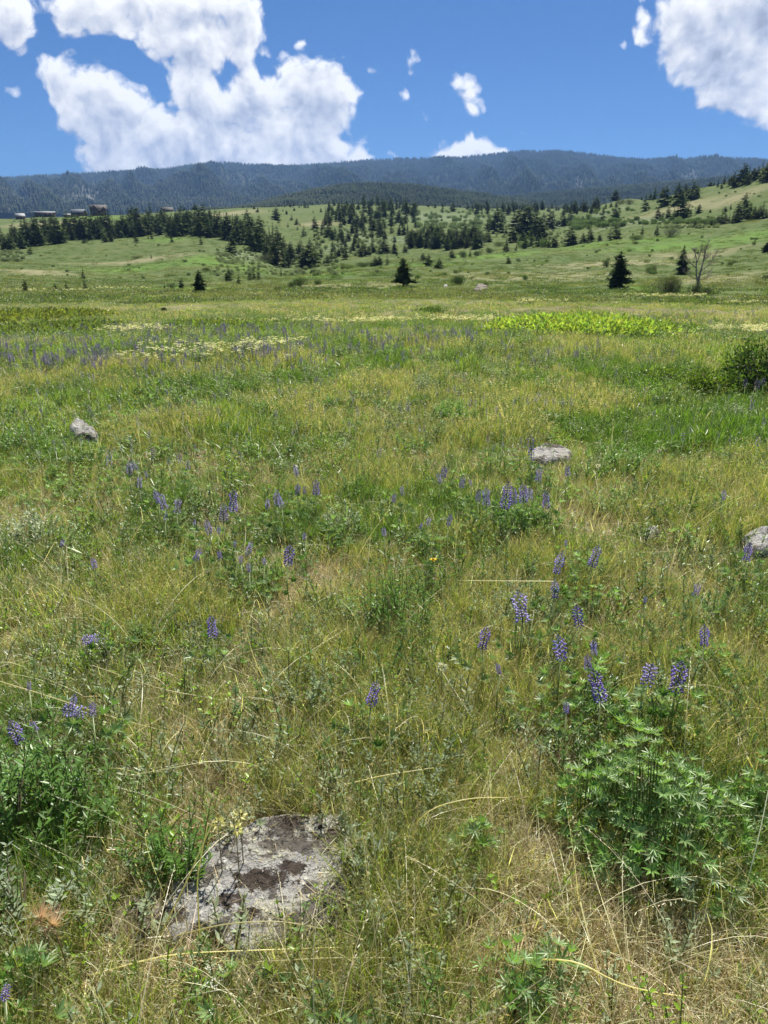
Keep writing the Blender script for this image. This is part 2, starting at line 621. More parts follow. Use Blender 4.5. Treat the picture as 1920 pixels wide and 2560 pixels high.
def forest_floor(name, a, b_, scale=0.01, rock=False):
    m, N, out = new_mat(name)
    geo = N.n('ShaderNodeNewGeometry')
    P = geo.outputs['Position']
    n = N.noise(P, scale, 6, 0.65)
    n2 = N.noise(P, scale * 8, 5, 0.7)
    col = N.mix(N.smooth(N.m('MULTIPLY', N.m('ADD', n, n2), 0.5), 0.35, 0.65), c4(a), c4(b_))
    if rock:
        at = N.n('ShaderNodeAttribute', attribute_name='Col')
        sp = N.n('ShaderNodeSeparateColor')
        N.put(sp.inputs[0], at.outputs['Color'])
        col = N.mix(N.m('MULTIPLY', sp.outputs[0], N.smooth(n2, 0.42, 0.6)), col, c4((0.23, 0.22, 0.21)))
    b = N.n('ShaderNodeBsdfDiffuse')
    N.put(b.inputs[0], col)
    N.t.links.new(b.outputs[0], out.inputs[0])
    return m


def rock_mat(name, amt_dark=0.5, base=(0.30, 0.29, 0.27), sc=1.0):
    m, N, out = new_mat(name)
    tcn = N.n('ShaderNodeTexCoord')
    P = tcn.outputs['Object']
    n1 = N.noise(P, 15 * sc, 7, 0.7, 0.3)
    n2 = N.noise(P, 45 * sc, 6, 0.7)
    n3 = N.noise(P, 6.5 * sc, 6, 0.66, 0.5)
    n5 = N.noise(P, 16 * sc, 4, 0.6)
    vo = N.n('ShaderNodeTexVoronoi')
    N.put(vo.inputs['Vector'], N.vm('ADD', P, N.vm('SCALE', N.noise(P, 60 * sc, 3, 0.6, col=True), scale=0.02 / sc)))
    vo.inputs['Scale'].default_value = 62 * sc
    crust = N.smooth(vo.outputs['Distance'], 0.5, 0.2)
    col = N.mix(n2, c4([c * 0.6 for c in base]), c4([min(.8, c * 1.35) for c in base]))
    pale = N.mix(n5, c4((0.52, 0.53, 0.49)), c4((0.68, 0.68, 0.60)))
    pale = N.mix(N.smooth(N.noise(P, 7 * sc, 3, 0.5), 0.5, 0.62), pale, c4((0.56, 0.55, 0.38)))
    cov = N.m('MULTIPLY', N.smooth(n1, 0.44, 0.51), N.m('MULTIPLY_ADD', crust, 0.75, 0.25))
    col = N.mix(cov, col, pale)
    dk = N.smooth(N.m('ADD', n3, N.m('MULTIPLY', n2, 0.25)), 0.74 - amt_dark * 0.22, 0.77 - amt_dark * 0.22)
    atc = N.n('ShaderNodeAttribute', attribute_name='Col')
    mo = N.m('MULTIPLY', atc.outputs['Fac'], 1.0)
    mo = N.smooth(N.m('ADD', mo, N.m('MULTIPLY', N.m('SUBTRACT', N.noise(P, 34 * sc, 6, 0.75), 0.5), 3.4)), 0.42, 0.50)
    dk = N.m('MAXIMUM', N.m('MULTIPLY', dk, 0.8), N.m('MULTIPLY', mo, N.m('GREATER_THAN', atc.outputs['Fac'], 0.02)))
    dk = N.m('MULTIPLY', dk, N.m('MULTIPLY_ADD', N.smooth(n5, 0.55, 0.66), -0.9, 1.0))
    col = N.mix(dk, col, N.mix(n2, c4((0.035, 0.030, 0.026)), c4((0.115, 0.090, 0.070))))
    orange = N.smooth(N.noise(P, 22 * sc, 3, 0.5), 0.69, 0.74)
    col = N.mix(N.m('MULTIPLY', orange, 0.8), col, c4((0.48, 0.33, 0.10)))
    b = N.n('ShaderNodeBsdfPrincipled')
    N.put(b.inputs['Base Color'], col)
    b.inputs['Roughness'].default_value = 0.9
    b.inputs['Specular IOR Level'].default_value = 0.2
    bp = N.n('ShaderNodeBump')
    bp.inputs['Strength'].default_value = 1.0
    bp.inputs['Distance'].default_value = 0.02 / sc
    N.put(bp.inputs['Height'], N.m('ADD', N.m('ADD', n2, N.m('MULTIPLY', cov, 0.5)), N.m('MULTIPLY', n1, 0.8)))
    N.t.links.new(bp.outputs[0], b.inputs['Normal'])
    N.t.links.new(b.outputs[0], out.inputs[0])
    return m


# ------------------------------------------------------------------ terrain sheet
def polar_sheet(az, rr, zfun, mat, name, colfun=None):
    A, RR = np.meshgrid(az, rr, indexing='ij')
    x, y = RR * np.sin(A), RR * np.cos(A)
    z = zfun(x, y)
    v = np.stack([x, y, z], -1).reshape(-1, 3)
    na, nr = len(az), len(rr)
    i, j = np.meshgrid(np.arange(na - 1), np.arange(nr - 1), indexing='ij')
    b = (i * nr + j).ravel()
    f = np.concatenate([np.stack([b, b + 1, b + nr + 1], 1), np.stack([b, b + nr + 1, b + nr], 1)])
    B = MB()
    c = colfun(v[:, 0], v[:, 1]) if colfun else np.zeros((len(v), 3))
    B.add(v, f, c)
    me = B.mesh(name, mat, smooth=True)
    o = bpy.data.objects.new(name, me)
    COL.objects.link(o)
    return o


LUSH = [(1700, 615, 230, 14), (1880, 590, 160, 16), (1500, 612, 120, 8), (1250, 640, 120, 6), (1060, 662, 120, 5), (520, 650, 110, 16), (330, 672, 120, 10),
        (620, 672, 60, 12), (860, 672, 110, 5), (800, 690, 120, 5), (230, 545, 90, 5), (1090, 745, 90, 10), (1000, 720, 60, 6), (880, 705, 80, 6),
        (430, 720, 130, 5), (1600, 720, 80, 8), (420, 596, 60, 5), (1640, 600, 100, 9), (1150, 640, 40, 5)]
DRY = [(90, 680, 90, 8), (330, 655, 200, 5), (120, 560, 120, 8), (820, 715, 240, 6), (620, 735, 200, 5), (1300, 690, 260, 12), (1500, 660, 200, 8),
       (1700, 640, 160, 8), (1780, 700, 120, 12), (1700, 520, 120, 12), (1830, 500, 100, 12), (1250, 760, 300, 5), (1850, 780, 120, 8),
       (560, 535, 120, 6), (800, 560, 60, 8), (300, 770, 250, 5), (500, 835, 300, 6), (1350, 855, 400, 5)]
SCRUB = [(600, 640, 60, 14), (690, 655, 40, 14), (1000, 600, 60, 12), (1100, 540, 130, 14), (900, 590, 60, 30), (840, 620, 50, 16), (1300, 560, 60, 12),
         (1600, 555, 120, 10), (20, 640, 60, 8), (1480, 545, 100, 8)]


def spot_world(S):
    out = []
    for (px, py, a, b) in S:
        p = locate(px, py)
        q = locate(px, py + b)
        q2 = locate(px, py - b)
        rx = a / F * depth_of(p)
        ry = max(2.0, 0.5 * np.hypot(*(q2[:2] - q[:2])))
        out.append((p[0], p[1], rx, min(ry, 120.0)))
    return out


def spots(x, y, S):
    v = np.zeros_like(x)
    wob = 0.7 * (fbm(x * .08, y * .08, 31, 4) - .5) * 2
    for (cx, cy, rx, ry) in S:
        h = math.hypot(cx, cy)
        ux, uy = cx / h, cy / h
        dx, dy = x - cx, y - cy
        a = (dx * uy - dy * ux) / rx
        b = (dx * ux + dy * uy) / ry
        v = np.maximum(v, np.clip(1.25 - np.sqrt(a * a + b * b) + wob * 0.5, 0, 1))
    return v


S_LUSH, S_DRY, S_SCRUB = spot_world(LUSH), spot_world(DRY), spot_world(SCRUB)


def ground_cols(x, y):
    r = np.hypot(x, y)
    k = np.clip((r - 15) / 20, 0, 1)
    return np.stack([spots(x, y, S_LUSH) * k, spots(x, y, S_DRY) * k, spots(x, y, S_SCRUB) * k], -1)


az_f = np.concatenate([np.linspace(-math.pi, -0.85, 46)[:-1], np.linspace(-0.85, 0.85, 420), np.linspace(0.85, math.pi, 46)[1:]])
r_f = np.exp(np.linspace(math.log(RMIN), math.log(1250), 420))
r_f = np.concatenate([[0.0], r_f, np.exp(np.linspace(math.log(1250), math.log(RMAX), 30))[1:]])
M_GROUND = ground_material()
ground = polar_sheet(az_f, r_f, ground_z, M_GROUND, 'ground', ground_cols)
tag(ground, 'rolling grassy meadow running from the viewer up to the hillsides', kind='structure')

# ------------------------------------------------------------------ hills behind
def ridge_sheet(name, ctrl, r0, r1, y0, mat, seed, gully, colfun=None, drop=None, az_pad=0.12, na=300, nr=120, dents=None):
    """a hill whose foot lies at r0 (photo row y0) and whose crest at r1 follows ctrl (column,row)"""
    xs = np.array([c[0] for c in ctrl], float)
    ys = np.array([c[1] for c in ctrl], float)
    azs, ztop = [], []
    for px, py in zip(xs, ys):
        d = pxdir(px, py)
        azs.append(math.atan2(d[0], d[1]))
        ztop.append(EYE + r1 * d[2] / math.hypot(d[0], d[1]))
    azs, ztop = np.array(azs), np.array(ztop)
    zfoot = zrow(960, y0, r0)

    def zf(x, y):
        r = np.hypot(x, y)
        az = np.arctan2(x, y)
        zt = np.interp(az, azs, ztop)
        t = np.clip((r - r0) / (r1 - r0), 0, 1)
        s = t ** 0.95
        z = zfoot + (zt - zfoot) * s
        w = np.sin(np.clip(t, 0, 1) * math.pi)
        z = z + w * gully * (np.abs(fbm(az * 26 + t * 1.5, t * 2.5, seed, 4) - 0.5) * 4 - 0.6)
        if dents is not None:
            z = z + dents(az, r)
        back = np.clip((r - r1) / (r1 * 0.12), 0, 1)
        z = z - back * back * (zt - zfoot) * 0.8
        return z
    az = np.linspace(azs[0] - az_pad, azs[-1] + az_pad, na)
    rr = np.linspace(r0, r1 * 1.12, nr)
    o = polar_sheet(az, rr, zf, mat, name, colfun)
    return o, zf, (azs[0] - az_pad, azs[-1] + az_pad, r0, r1 * 1.02)


MT = [(-700, 470), (-200, 455), (0, 449), (150, 440), (180, 437), (350, 431), (420, 425), (463, 418), (521, 411), (579, 411), (648, 417), (717, 419), (810, 413),
      (926, 403), (1018, 399), (1146, 397), (1215, 391), (1260, 385), (1308, 381), (1389, 380), (1430, 383), (1458, 387), (1510, 393), (1562, 399), (1620, 402), (1736, 399),
      (1852, 400), (1920, 404), (2300, 420), (2900, 430)]


def spur(az, r):
    """a lower spur in front of the main slope, at left"""
    a0 = math.atan2(pxdir(150, 500)[0], pxdir(150, 500)[1])
    t = np.exp(-((az - a0) / 0.14) ** 2)
    return 8 * t * np.exp(-((r - 3650) / 380.0) ** 2)


def scree(x, y):
    az = np.arctan2(x, y)
    r = np.hypot(x, y)
    v = np.zeros_like(x)
    for (px, rr, wa, wr, k) in [(212, 3550, .022, 350, 1.0), (170, 3450, .014, 200, .6), (620, 4700, .03, 600, .35), (545, 5200, .02, 300, .35),
                                (1655, 4300, .012, 500, .55), (1735, 4300, .016, 500, .6), (1445, 3700, .016, 420, .5), (1520, 3700, .02, 300, .4), (1300, 3900, .05, 200, .25)]:
        d = pxdir(px, 440)
        a = math.atan2(d[0], d[1])
        v = np.maximum(v, k * np.exp(-((az - a) / wa) ** 2 - ((r - rr) / wr) ** 2))
    return np.stack([v, v, v], -1)


M_MTN = forest_floor('mountain_forest_floor', (0.022, 0.032, 0.018), (0.040, 0.050, 0.028), 0.004, rock=True)
mtn, z_mtn, box_mtn = ridge_sheet('mountain', MT, 2600, 6000, 540, M_MTN, 41, 85, colfun=scree, dents=spur, na=420, nr=200)
tag(mtn, 'long blue-green forested mountain across the skyline', kind='structure')

MH = [(560, 540), (640, 520), (685, 506), (740, 494), (781, 485), (857, 472), (917, 468), (1020, 471), (1080, 478), (1141, 487), (1207, 494), (1245, 502), (1300, 510), (1360, 530)]
M_HILL = forest_floor('hill_forest_floor', (0.03, 0.045, 0.022), (0.06, 0.075, 0.035), 0.012)
hill, z_hill, box_hill = ridge_sheet('hill', MH, 1250, 1750, 540, M_HILL, 51, 6, na=160, nr=60, az_pad=0.03)
tag(hill, 'low dark forested hill in front of the mountain', kind='structure')
LH = [(1180, 540), (1240, 500), (1300, 496), (1370, 490), (1440, 484), (1510, 478), (1600, 470), (1700, 461), (1800, 452), (1950, 446), (2300, 440)]
hill2, z_hill2, box_hill2 = ridge_sheet('hill', LH, 1600, 2400, 545, M_HILL, 57, 10, na=180, nr=60, az_pad=0.02)
tag(hill2, 'long low forested slope below the mountain at right', kind='structure')

# ------------------------------------------------------------------ geometry-node scatter
def make_scatter_group():
    g = bpy.data.node_groups.new('scatter', 'GeometryNodeTree')
    g.interface.new_socket('Geometry', in_out='INPUT', socket_type='NodeSocketGeometry')
    g.interface.new_socket('Collection', in_out='INPUT', socket_type='NodeSocketCollection')
    g.interface.new_socket('Geometry', in_out='OUTPUT', socket_type='NodeSocketGeometry')
    T = NT(g)
    gi, go = T.n('NodeGroupInput'), T.n('NodeGroupOutput')
    ci = T.n('GeometryNodeCollectionInfo')
    ci.inputs['Separate Children'].default_value = True
    ci.inputs['Reset Children'].default_value = True
    g.links.new(gi.outputs[1], ci.inputs[0])
    iop = T.n('GeometryNodeInstanceOnPoints')
    g.links.new(gi.outputs[0], iop.inputs['Points'])
    g.links.new(ci.outputs[0], iop.inputs['Instance'])
    iop.inputs['Pick Instance'].default_value = True

    def na(nm, typ):
        nd = T.n('GeometryNodeInputNamedAttribute')
        nd.data_type = typ
        nd.inputs['Name'].default_value = nm
        return nd.outputs[0]
    g.links.new(na('idx', 'INT'), iop.inputs['Instance Index'])
    e2r = T.n('FunctionNodeEulerToRotation')
    g.links.new(na('rot', 'FLOAT_VECTOR'), e2r.inputs[0])
    g.links.new(e2r.outputs[0], iop.inputs['Rotation'])
    g.links.new(na('scl', 'FLOAT_VECTOR'), iop.inputs['Scale'])
    g.links.new(iop.outputs[0], go.inputs[0])
    return g


SG = make_scatter_group()


def scatter(name, meshes, pts, scl, idx, label, cat=None, tilt=0.12, rz=None):
    n = len(pts)
    if n == 0:
        return None
    coll = bpy.data.collections.new(name + '_sources')
    for k, me in enumerate(meshes):
        coll.objects.link(bpy.data.objects.new('%s_source_%02d' % (name, k), me))
    me = bpy.data.meshes.new(name)
    me.vertices.add(n)
    me.vertices.foreach_set('co', np.asarray(pts, float).ravel())
    rot = np.stack([rng.normal(0, tilt, n), rng.normal(0, tilt, n), rng.uniform(0, 6.283, n) if rz is None else rz], -1)
    scl = np.asarray(scl, float)
    if scl.ndim == 1:
        scl = np.stack([scl, scl, scl * rng.uniform(0.85, 1.15, n)], -1)
    a = me.attributes.new('rot', 'FLOAT_VECTOR', 'POINT')
    a.data.foreach_set('vector', rot.ravel())
    a = me.attributes.new('scl', 'FLOAT_VECTOR', 'POINT')
    a.data.foreach_set('vector', scl.ravel())
    a = me.attributes.new('idx', 'INT', 'POINT')
    a.data.foreach_set('value', np.asarray(idx, np.int32))
    o = bpy.data.objects.new(name, me)
    COL.objects.link(o)
    md = o.modifiers.new('scatter', 'NODES')
    md.node_group = SG
    for it in SG.interface.items_tree:
        if it.name == 'Collection' and it.in_out == 'INPUT':
            md[it.identifier] = coll
    tag(o, label, None, kind='stuff')
    return o


# ------------------------------------------------------------------ vegetation meshes
C_GREEN = (0.205, 0.330, 0.042)
C_OLIVE = (0.34, 0.400, 0.085)
C_DEEP = (0.125, 0.240, 0.036)
C_STRAW = (0.60, 0.53, 0.32)
C_PALE = (0.80, 0.74, 0.50)
C_BROWN = (0.32, 0.26, 0.16)
C_SILVER = (0.38, 0.46, 0.29)
C_BLUEG = (0.23, 0.36, 0.135)
C_BRIGHT = (0.26, 0.42, 0.04)


def blades(B, n, rad, h0, h1, w, lean, curl, cols, K=5, base_straw=0.0):
    th = rng.uniform(0, 6.283, n)
    rr = rad * np.sqrt(rng.uniform(0, 1, n))
    p0 = np.stack([rr * np.cos(th), rr * np.sin(th), np.zeros(n) - 0.01], -1)
    ln = rng.uniform(h0, h1, n)
    ph = rng.uniform(0, 6.283, n)
    out = np.stack([np.cos(ph), np.sin(ph), np.zeros(n)], -1)
    le = np.abs(rng.normal(lean, lean * 0.5, n))
    cu = rng.normal(curl, curl * 0.5, n)
    P = [p0]
    for k in range(1, K):
        t = (k - 0.5) / (K - 1)
        ang = np.clip(le + cu * t, 0, 2.0)
        step = np.cos(ang)[:, None] * np.array([0, 0, 1.0]) + np.sin(ang)[:, None] * out
        P.append(P[-1] + step * (ln / (K - 1))[:, None])
    P = np.stack(P, 1)
    prof = np.array([0.8, 1.0, 0.9, 0.6, 0.12]) if K == 5 else np.linspace(1, 0.1, K)
    sd = np.stack([-np.sin(ph + rng.normal(0, .5, n)), np.cos(ph), np.zeros(n)], -1)
    Wd = (w * 0.5 * rng.uniform(0.6, 1.3, n))[:, None] * prof[None, :]
    c = np.array(cols)[rng.integers(0, len(cols), n)]
    c = c * (1 + rng.normal(0, 0.16, (n, 1))) * (1 + rng.normal(0, .05, (n, 3)))
    C = np.repeat(c[:, None, :], K, 1)
    if base_straw > 0:
        C[:, 0] = C[:, 0] * (1 - base_straw) + np.array(C_STRAW) * 0.8 * base_straw
        C[:, 1] = C[:, 1] * (1 - base_straw * .5) + np.array(C_STRAW) * 0.8 * base_straw * .5
    ribbons(B, P, Wd, nrm(sd), np.clip(C, 0.01, 0.9))
    return P


def grass_variant(kind, lod):
    """lod 0: tuft near the viewer, 1: patch, 2: wide far patch"""
    B = MB()
    rad = (0.055, 0.20, 0.9)[lod]
    n = (28, 64, 110)[lod]
    w = (0.0034, 0.0058, 0.020)[lod]
    hs = (1.0, 1.05, 1.0)[lod]
    if kind == 'green':
        blades(B, n, rad, .10 * hs, .26 * hs, w, .30, .7, [C_GREEN, C_OLIVE, C_GREEN, C_DEEP, C_OLIVE], base_straw=.4)
        blades(B, n // 6, rad, .10, .28, w * .8, .35, .8, [C_STRAW])
    elif kind == 'olive':
        blades(B, n, rad, .12 * hs, .32 * hs, w * .85, .25, .7, [C_OLIVE, C_OLIVE, (0.33, 0.35, 0.13), C_GREEN], base_straw=.4)
        P = blades(B, n // 7, rad, .22, .36, w * .8, .25, .5, [(0.42, 0.40, 0.19), C_STRAW])
        for q in P[::2]:
            tip = q[-1]
            m = 7
            pos = tip[None] + (q[-2] - tip)[None] * np.linspace(0, .8, m)[:, None]
            leaves(B, pos, rng.normal(0, 1, (m, 3)) + np.array([0, 0, 1.]), np.tile([0.2, 1, 0.1], (m, 1)), np.full(m, w * 4.5), np.full(m, w * .9), jit((0.50, 0.45, 0.26), m))
    elif kind == 'dry':
        blades(B, n, rad * 1.5, .08, .24, w * .85, .95, .8, [C_STRAW, C_PALE, C_BROWN, C_STRAW], K=5)
        blades(B, n // 3, rad, .06, .18, w, .4, .7, [C_OLIVE, C_STRAW])
    elif kind == 'thatch':
        blades(B, n, rad * 1.7, .07, .20, w * .8, 1.35, .35, [C_BROWN, C_STRAW, (0.40, 0.33, 0.2), C_PALE], K=5)
    elif kind == 'deep':
        blades(B, n, rad, .12, .34, w * 1.15, .28, .6, [C_DEEP, C_DEEP, C_GREEN, (0.10, 0.19, 0.045)], base_straw=.15)
    return B.mesh('grass_tuft', M_GRASS)


def stalk_variant():
    B = MB()
    n = 3
    P = blades(B, n, .03, .35, .70, .0034, .65, 1.1, [C_PALE, C_PALE, C_STRAW], K=9)
    for q in P:
        m = 9
        pos = q[-1][None] + (q[-3] - q[-1])[None] * np.linspace(0, 1, m)[:, None]
        leaves(B, pos, nrm(q[-1] - q[-2])[None] + rng.normal(0, .4, (m, 3)), np.tile([0.2, .3, 1], (m, 1)), np.full(m, .012), np.full(m, .0014), jit(C_PALE, m))
    return B.mesh('dry_stalk', M_GRASS)


def leafy(B, nst, h0, h1, spread, lf, wf, per, cols, stemc, stemr=.0018, up=0.6, droop=.15, top_only=0.15, dense=1.0):
    """stems with lance leaves all the way up"""
    for s in range(nst):
        ph = random.uniform(0, 6.283)
        le = random.uniform(0.05, spread)
        h = random.uniform(h0, h1)
        r0 = random.uniform(0, .04) * spread * 2
        K = 6
        t = np.linspace(0, 1, K)
        ax = np.array([math.cos(ph), math.sin(ph), 0])
        pts = ax[None] * (r0 + np.sin(le) * h * t ** 1.25)[:, None] + np.array([0, 0, 1.0])[None] * (np.cos(le * t) * h * t)[:, None]
        tube(B, pts, np.linspace(stemr, stemr * .5, K), np.array(stemc), 3)
        m = int(per * random.uniform(.8, 1.2))
        tt = np.sort(rng.uniform(top_only, 1.0, m))
        base = np.stack([np.interp(tt, t, pts[:, k]) for k in range(3)], -1)
        a = np.arange(m) * 2.4 + random.uniform(0, 6)
        d = np.stack([np.cos(a), np.sin(a), np.full(m, up) + tt * 0.5], -1) + rng.normal(0, .15, (m, 3))
        sz = (1.0 - 0.45 * tt) * rng.uniform(.75, 1.2, m)
        c = np.array(cols)[rng.integers(0, len(cols), m)] * (1 + rng.normal(0, .12, (m, 1)))
        leaves(B, base, d, np.tile([0, 0, 1.0], (m, 1)), lf * sz, wf * sz, np.clip(c, .01, .9), .22, droop)


def palmate(B, pos, axis, size, cols, nl=8, wd=.095):
    axis = nrm(np.asarray(axis, float))
    ref = np.array([1.0, 0, 0]) if abs(axis[0]) < .8 else np.array([0, 1.0, 0])
    a = nrm(np.cross(axis, ref))
    b = np.cross(axis, a)
    th = np.linspace(0, 2 * math.pi, nl, endpoint=False) + random.uniform(0, 1)
    lift = random.uniform(.35, 1.5)
    d = np.cos(th)[:, None] * a + np.sin(th)[:, None] * b + axis[None] * lift
    L = size * rng.uniform(.8, 1.1, nl)
    leaves(B, np.tile(pos, (nl, 1)), d, np.tile(axis, (nl, 1)), L, L * wd, jit(cols, nl, .1), .35, .12)


def lupine_leaf_mesh(k):
    B = MB()
    h = .10
    pts = np.array([[0, 0, 0], [.02, 0, h * .5], [.05, 0, h]])
    tube(B, pts, [.0011, .0009, .0008], np.array((0.14, 0.2, 0.07)), 3)
    palmate(B, pts[-1], [.35, 0, 1], .042, (C_BLUEG, (0.12, 0.23, 0.06), (0.18, 0.27, 0.12))[k % 3], nl=8 + k % 2)
    return B.mesh('leaf', M_LEAF)


def lupine_foliage(n, spread, h, cols=C_BLUEG, size=.04):
    B = MB()
    for _ in range(n):
        ph = random.uniform(0, 6.283)
        rr = spread * math.sqrt(random.random())
        hh = h * random.uniform(.35, 1.0) * (1 - .35 * rr / max(spread, .01))
        p = np.array([rr * math.cos(ph), rr * math.sin(ph), hh])
        tube(B, np.array([[p[0] * .3, p[1] * .3, 0], [p[0] * .75, p[1] * .75, hh * .6], p]), [.0014, .001, .0008], np.array((0.13, 0.19, 0.06)), 3)
        palmate(B, p, [math.cos(ph) * .5, math.sin(ph) * .5, 1], size * random.uniform(.7, 1.15), cols, nl=random.choice((7, 8, 9)))
    return B.mesh('foliage', M_LEAF)


V_ = {}
for kd in ('green', 'olive', 'dry', 'thatch', 'deep'):
    for l in range(3):
        V_[kd, l] = [grass_variant(kd, l) for _ in range(3 if l < 2 else 2)]

# ------------------------------------------------------------------ rocks: outline on the ground, top, broken sides
ROCKZONES = []


def rock_mesh(poly, height, seed, mat, cell, tiltv=(0, 0), edge=0.05, cracks=(), moss=()):
    """poly: outline (N,2) round its own centre. Returns a closed-looking boulder top with steep sides."""
    poly = np.asarray(poly, float)
    lo, hi = poly.min(0) - edge, poly.max(0) + edge
    nx = int((hi[0] - lo[0]) / cell) + 2
    ny = int((hi[1] - lo[1]) / cell) + 2
    X, Y = np.meshgrid(np.linspace(lo[0], hi[0], nx), np.linspace(lo[1], hi[1], ny), indexing='ij')
    sc = 1.0 / max(hi - lo)
    Xw = X + (fbm(X * sc * 9, Y * sc * 9, seed, 4) - .5) * .10 / sc * .6
    Yw = Y + (fbm(X * sc * 9, Y * sc * 9, seed + 9, 4) - .5) * .10 / sc * .6
    inside = np.zeros_like(X, bool)
    dist = np.full_like(X, 1e9)
    n = len(poly)
    for i in range(n):
        a, b = poly[i], poly[(i + 1) % n]
        c = ((a[1] > Yw) != (b[1] > Yw)) & (Xw < (b[0] - a[0]) * (Yw - a[1]) / (b[1] - a[1] + 1e-12) + a[0])
        inside ^= c
        ab = b - a
        t = np.clip(((Xw - a[0]) * ab[0] + (Yw - a[1]) * ab[1]) / (ab @ ab), 0, 1)
        dist = np.minimum(dist, np.hypot(Xw - a[0] - t * ab[0], Yw - a[1] - t * ab[1]))
    sdist = np.where(inside, dist, -dist)
    k = np.clip(sdist / edge, -1, 1)
    prof = np.where(k > 0, 0.62 + 0.38 * np.sqrt(np.clip(k, 0, 1)), np.clip(.62 + k * 2.6, -1.0, .62))
    H = height * (1 + tiltv[0] * X + tiltv[1] * Y)
    z = prof * H
    z = z + np.clip(k, 0, 1) * height * (.55 * (fbm(X * sc * 6, Y * sc * 6, seed + 3, 5) - .5) + .16 * (fbm(X * sc * 30, Y * sc * 30, seed + 5, 3) - .5))
    for (ax, ay, bx, by, w, dp) in cracks:
        t = np.clip(((X - ax) * (bx - ax) + (Y - ay) * (by - ay)) / ((bx - ax) ** 2 + (by - ay) ** 2), 0, 1)
        dd = np.hypot(X - ax - t * (bx - ax) + (fbm(X * 30, Y * 30, 77, 3) - .5) * w * 2, Y - ay - t * (by - ay))
        z = z - dp * np.exp(-(dd / w) ** 4)
    z = np.maximum(z, -0.05 - height * .1)
    v = np.stack([X, Y, z], -1).reshape(-1, 3)
    i, j = np.meshgrid(np.arange(nx - 1), np.arange(ny - 1), indexing='ij')
    b = (i * ny + j).ravel()
    f = np.concatenate([np.stack([b, b + ny, b + ny + 1], 1), np.stack([b, b + ny + 1, b + 1], 1)])
    keep = (v[f, 2].max(1) > -0.045 - height * .1)
    B = MB()
    cc = np.zeros((len(v), 3))
    for (mx, my, rx, ry) in moss:
        q = np.sqrt(((v[:, 0] - mx) / rx) ** 2 + ((v[:, 1] - my) / ry) ** 2)
        cc = np.maximum(cc, np.clip(1.35 - q, 0, 1)[:, None])
    B.add(v, f[keep], cc)
    return B.mesh('rock', mat, smooth=True)


def rock_px(name, pts_px, height, seed, mat, cell, label, edge, cracks=(), tiltv=(0, 0), lift=None, group=None, moss=()):
    lift = height * .8 if lift is None else lift
    P = []
    for (px, py) in pts_px:
        q = locate(px, py, lift)
        P.append(q[:2])
    P = np.array(P)
    c = P.mean(0)
    gz = float(ground_z(c[0], c[1]))
    C2 = []
    for (a, b, w, dp) in cracks:
        A = locate(*a, lift)[:2] - c
        Bq = locate(*b, lift)[:2] - c
        C2.append((A[0], A[1], Bq[0], Bq[1], w, dp))
    MS = []
    for (mx, my, rx, ry) in moss:
        q = locate(mx, my, lift)
        MS.append((q[0] - c[0], q[1] - c[1], rx / F * depth_of(q), ry / F * depth_of(q) * 1.4))
    me = rock_mesh(P - c, height, seed, mat, cell, tiltv, edge, C2, MS)
    o = bpy.data.objects.new(name, me)
    o.location = (c[0], c[1], gz - .01)
    COL.objects.link(o)
    tag(o, label, 'rock', group)
    if name == 'boulder' or height > .06:
        ROCKZONES.append((P, edge * .3))
    return o


M_ROCK = rock_mat('lichened_granite', .50, (0.36, 0.35, 0.33))
M_ROCK2 = rock_mat('brown_weathered_rock', .75, (0.24, 0.19, 0.15))
M_ROCKP = rock_mat('pale_lichened_rock', .35, (0.38, 0.36, 0.33), .8)

rock_px('boulder', [(385, 2300), (425, 2195), (475, 2125), (560, 2080), (650, 2042), (740, 2028), (855, 2032), (885, 2075), (872, 2150), (880, 2250), (865, 2320),
                    (760, 2350), (640, 2375), (575, 2395), (548, 2330), (480, 2325), (420, 2345)], .055, 5, M_ROCK, .007,
        'flat grey boulder crusted with white lichen and dark moss at the bottom of the view', .018,
        cracks=[((500, 2325), (590, 2425), .017, .17)], moss=[(655, 2200, 85, 26), (570, 2255, 50, 22), (725, 2175, 50, 18), (620, 2290, 36, 16), (815, 2085, 50, 24), (730, 2060, 40, 18), (430, 2290, 40, 20), (470, 2190, 40, 16)])
rock_px('rock', [(262, 2300), (310, 2240), (395, 2215), (420, 2300), (430, 2350), (345, 2385), (280, 2360)], .045, 9, M_ROCK2, .008,
        'low brown weathered rock half buried in thatch left of the big lichened boulder', .04)
rock_px('rock', [(500, 2380), (570, 2400), (640, 2390), (700, 2420), (640, 2470), (520, 2460)], .03, 13, M_ROCK2, .008,
        'small low rock poking from dry grass just below the big boulder', .03)
rock_px('rock', [(1322, 1125), (1350, 1110), (1400, 1108), (1432, 1124), (1425, 1146), (1370, 1150), (1330, 1145)], .085, 21, M_ROCKP, .014,
        'pale flat rock beside a lupine right of centre', .035)
rock_px('rock', [(172, 1075), (185, 1056), (215, 1058), (246, 1074), (240, 1084), (190, 1088)], .15, 23, M_ROCKP, .014,
        'pale pointed rock in the grass at far left', .03, tiltv=(-1.2, 0))
rock_px('rock', [(1862, 1335), (1880, 1318), (1925, 1308), (1990, 1320), (1990, 1370), (1900, 1378), (1868, 1358)], .13, 25, M_ROCK, .012,
        'grey lichened rock cut by the right edge of the view', .06)
rock_px('rock', [(1608, 1316), (1640, 1308), (1650, 1322), (1625, 1332)], .08, 27, M_ROCKP, .014,
        'small pale rock sunk in grass left of the rock at the right edge', .04)
rock_px('rock', [(1188, 722), (1196, 715), (1212, 711), (1216, 720), (1205, 726)], .34, 29, M_ROCK2, .06,
        'grey boulder beside a small bush on the middle slope', .15)
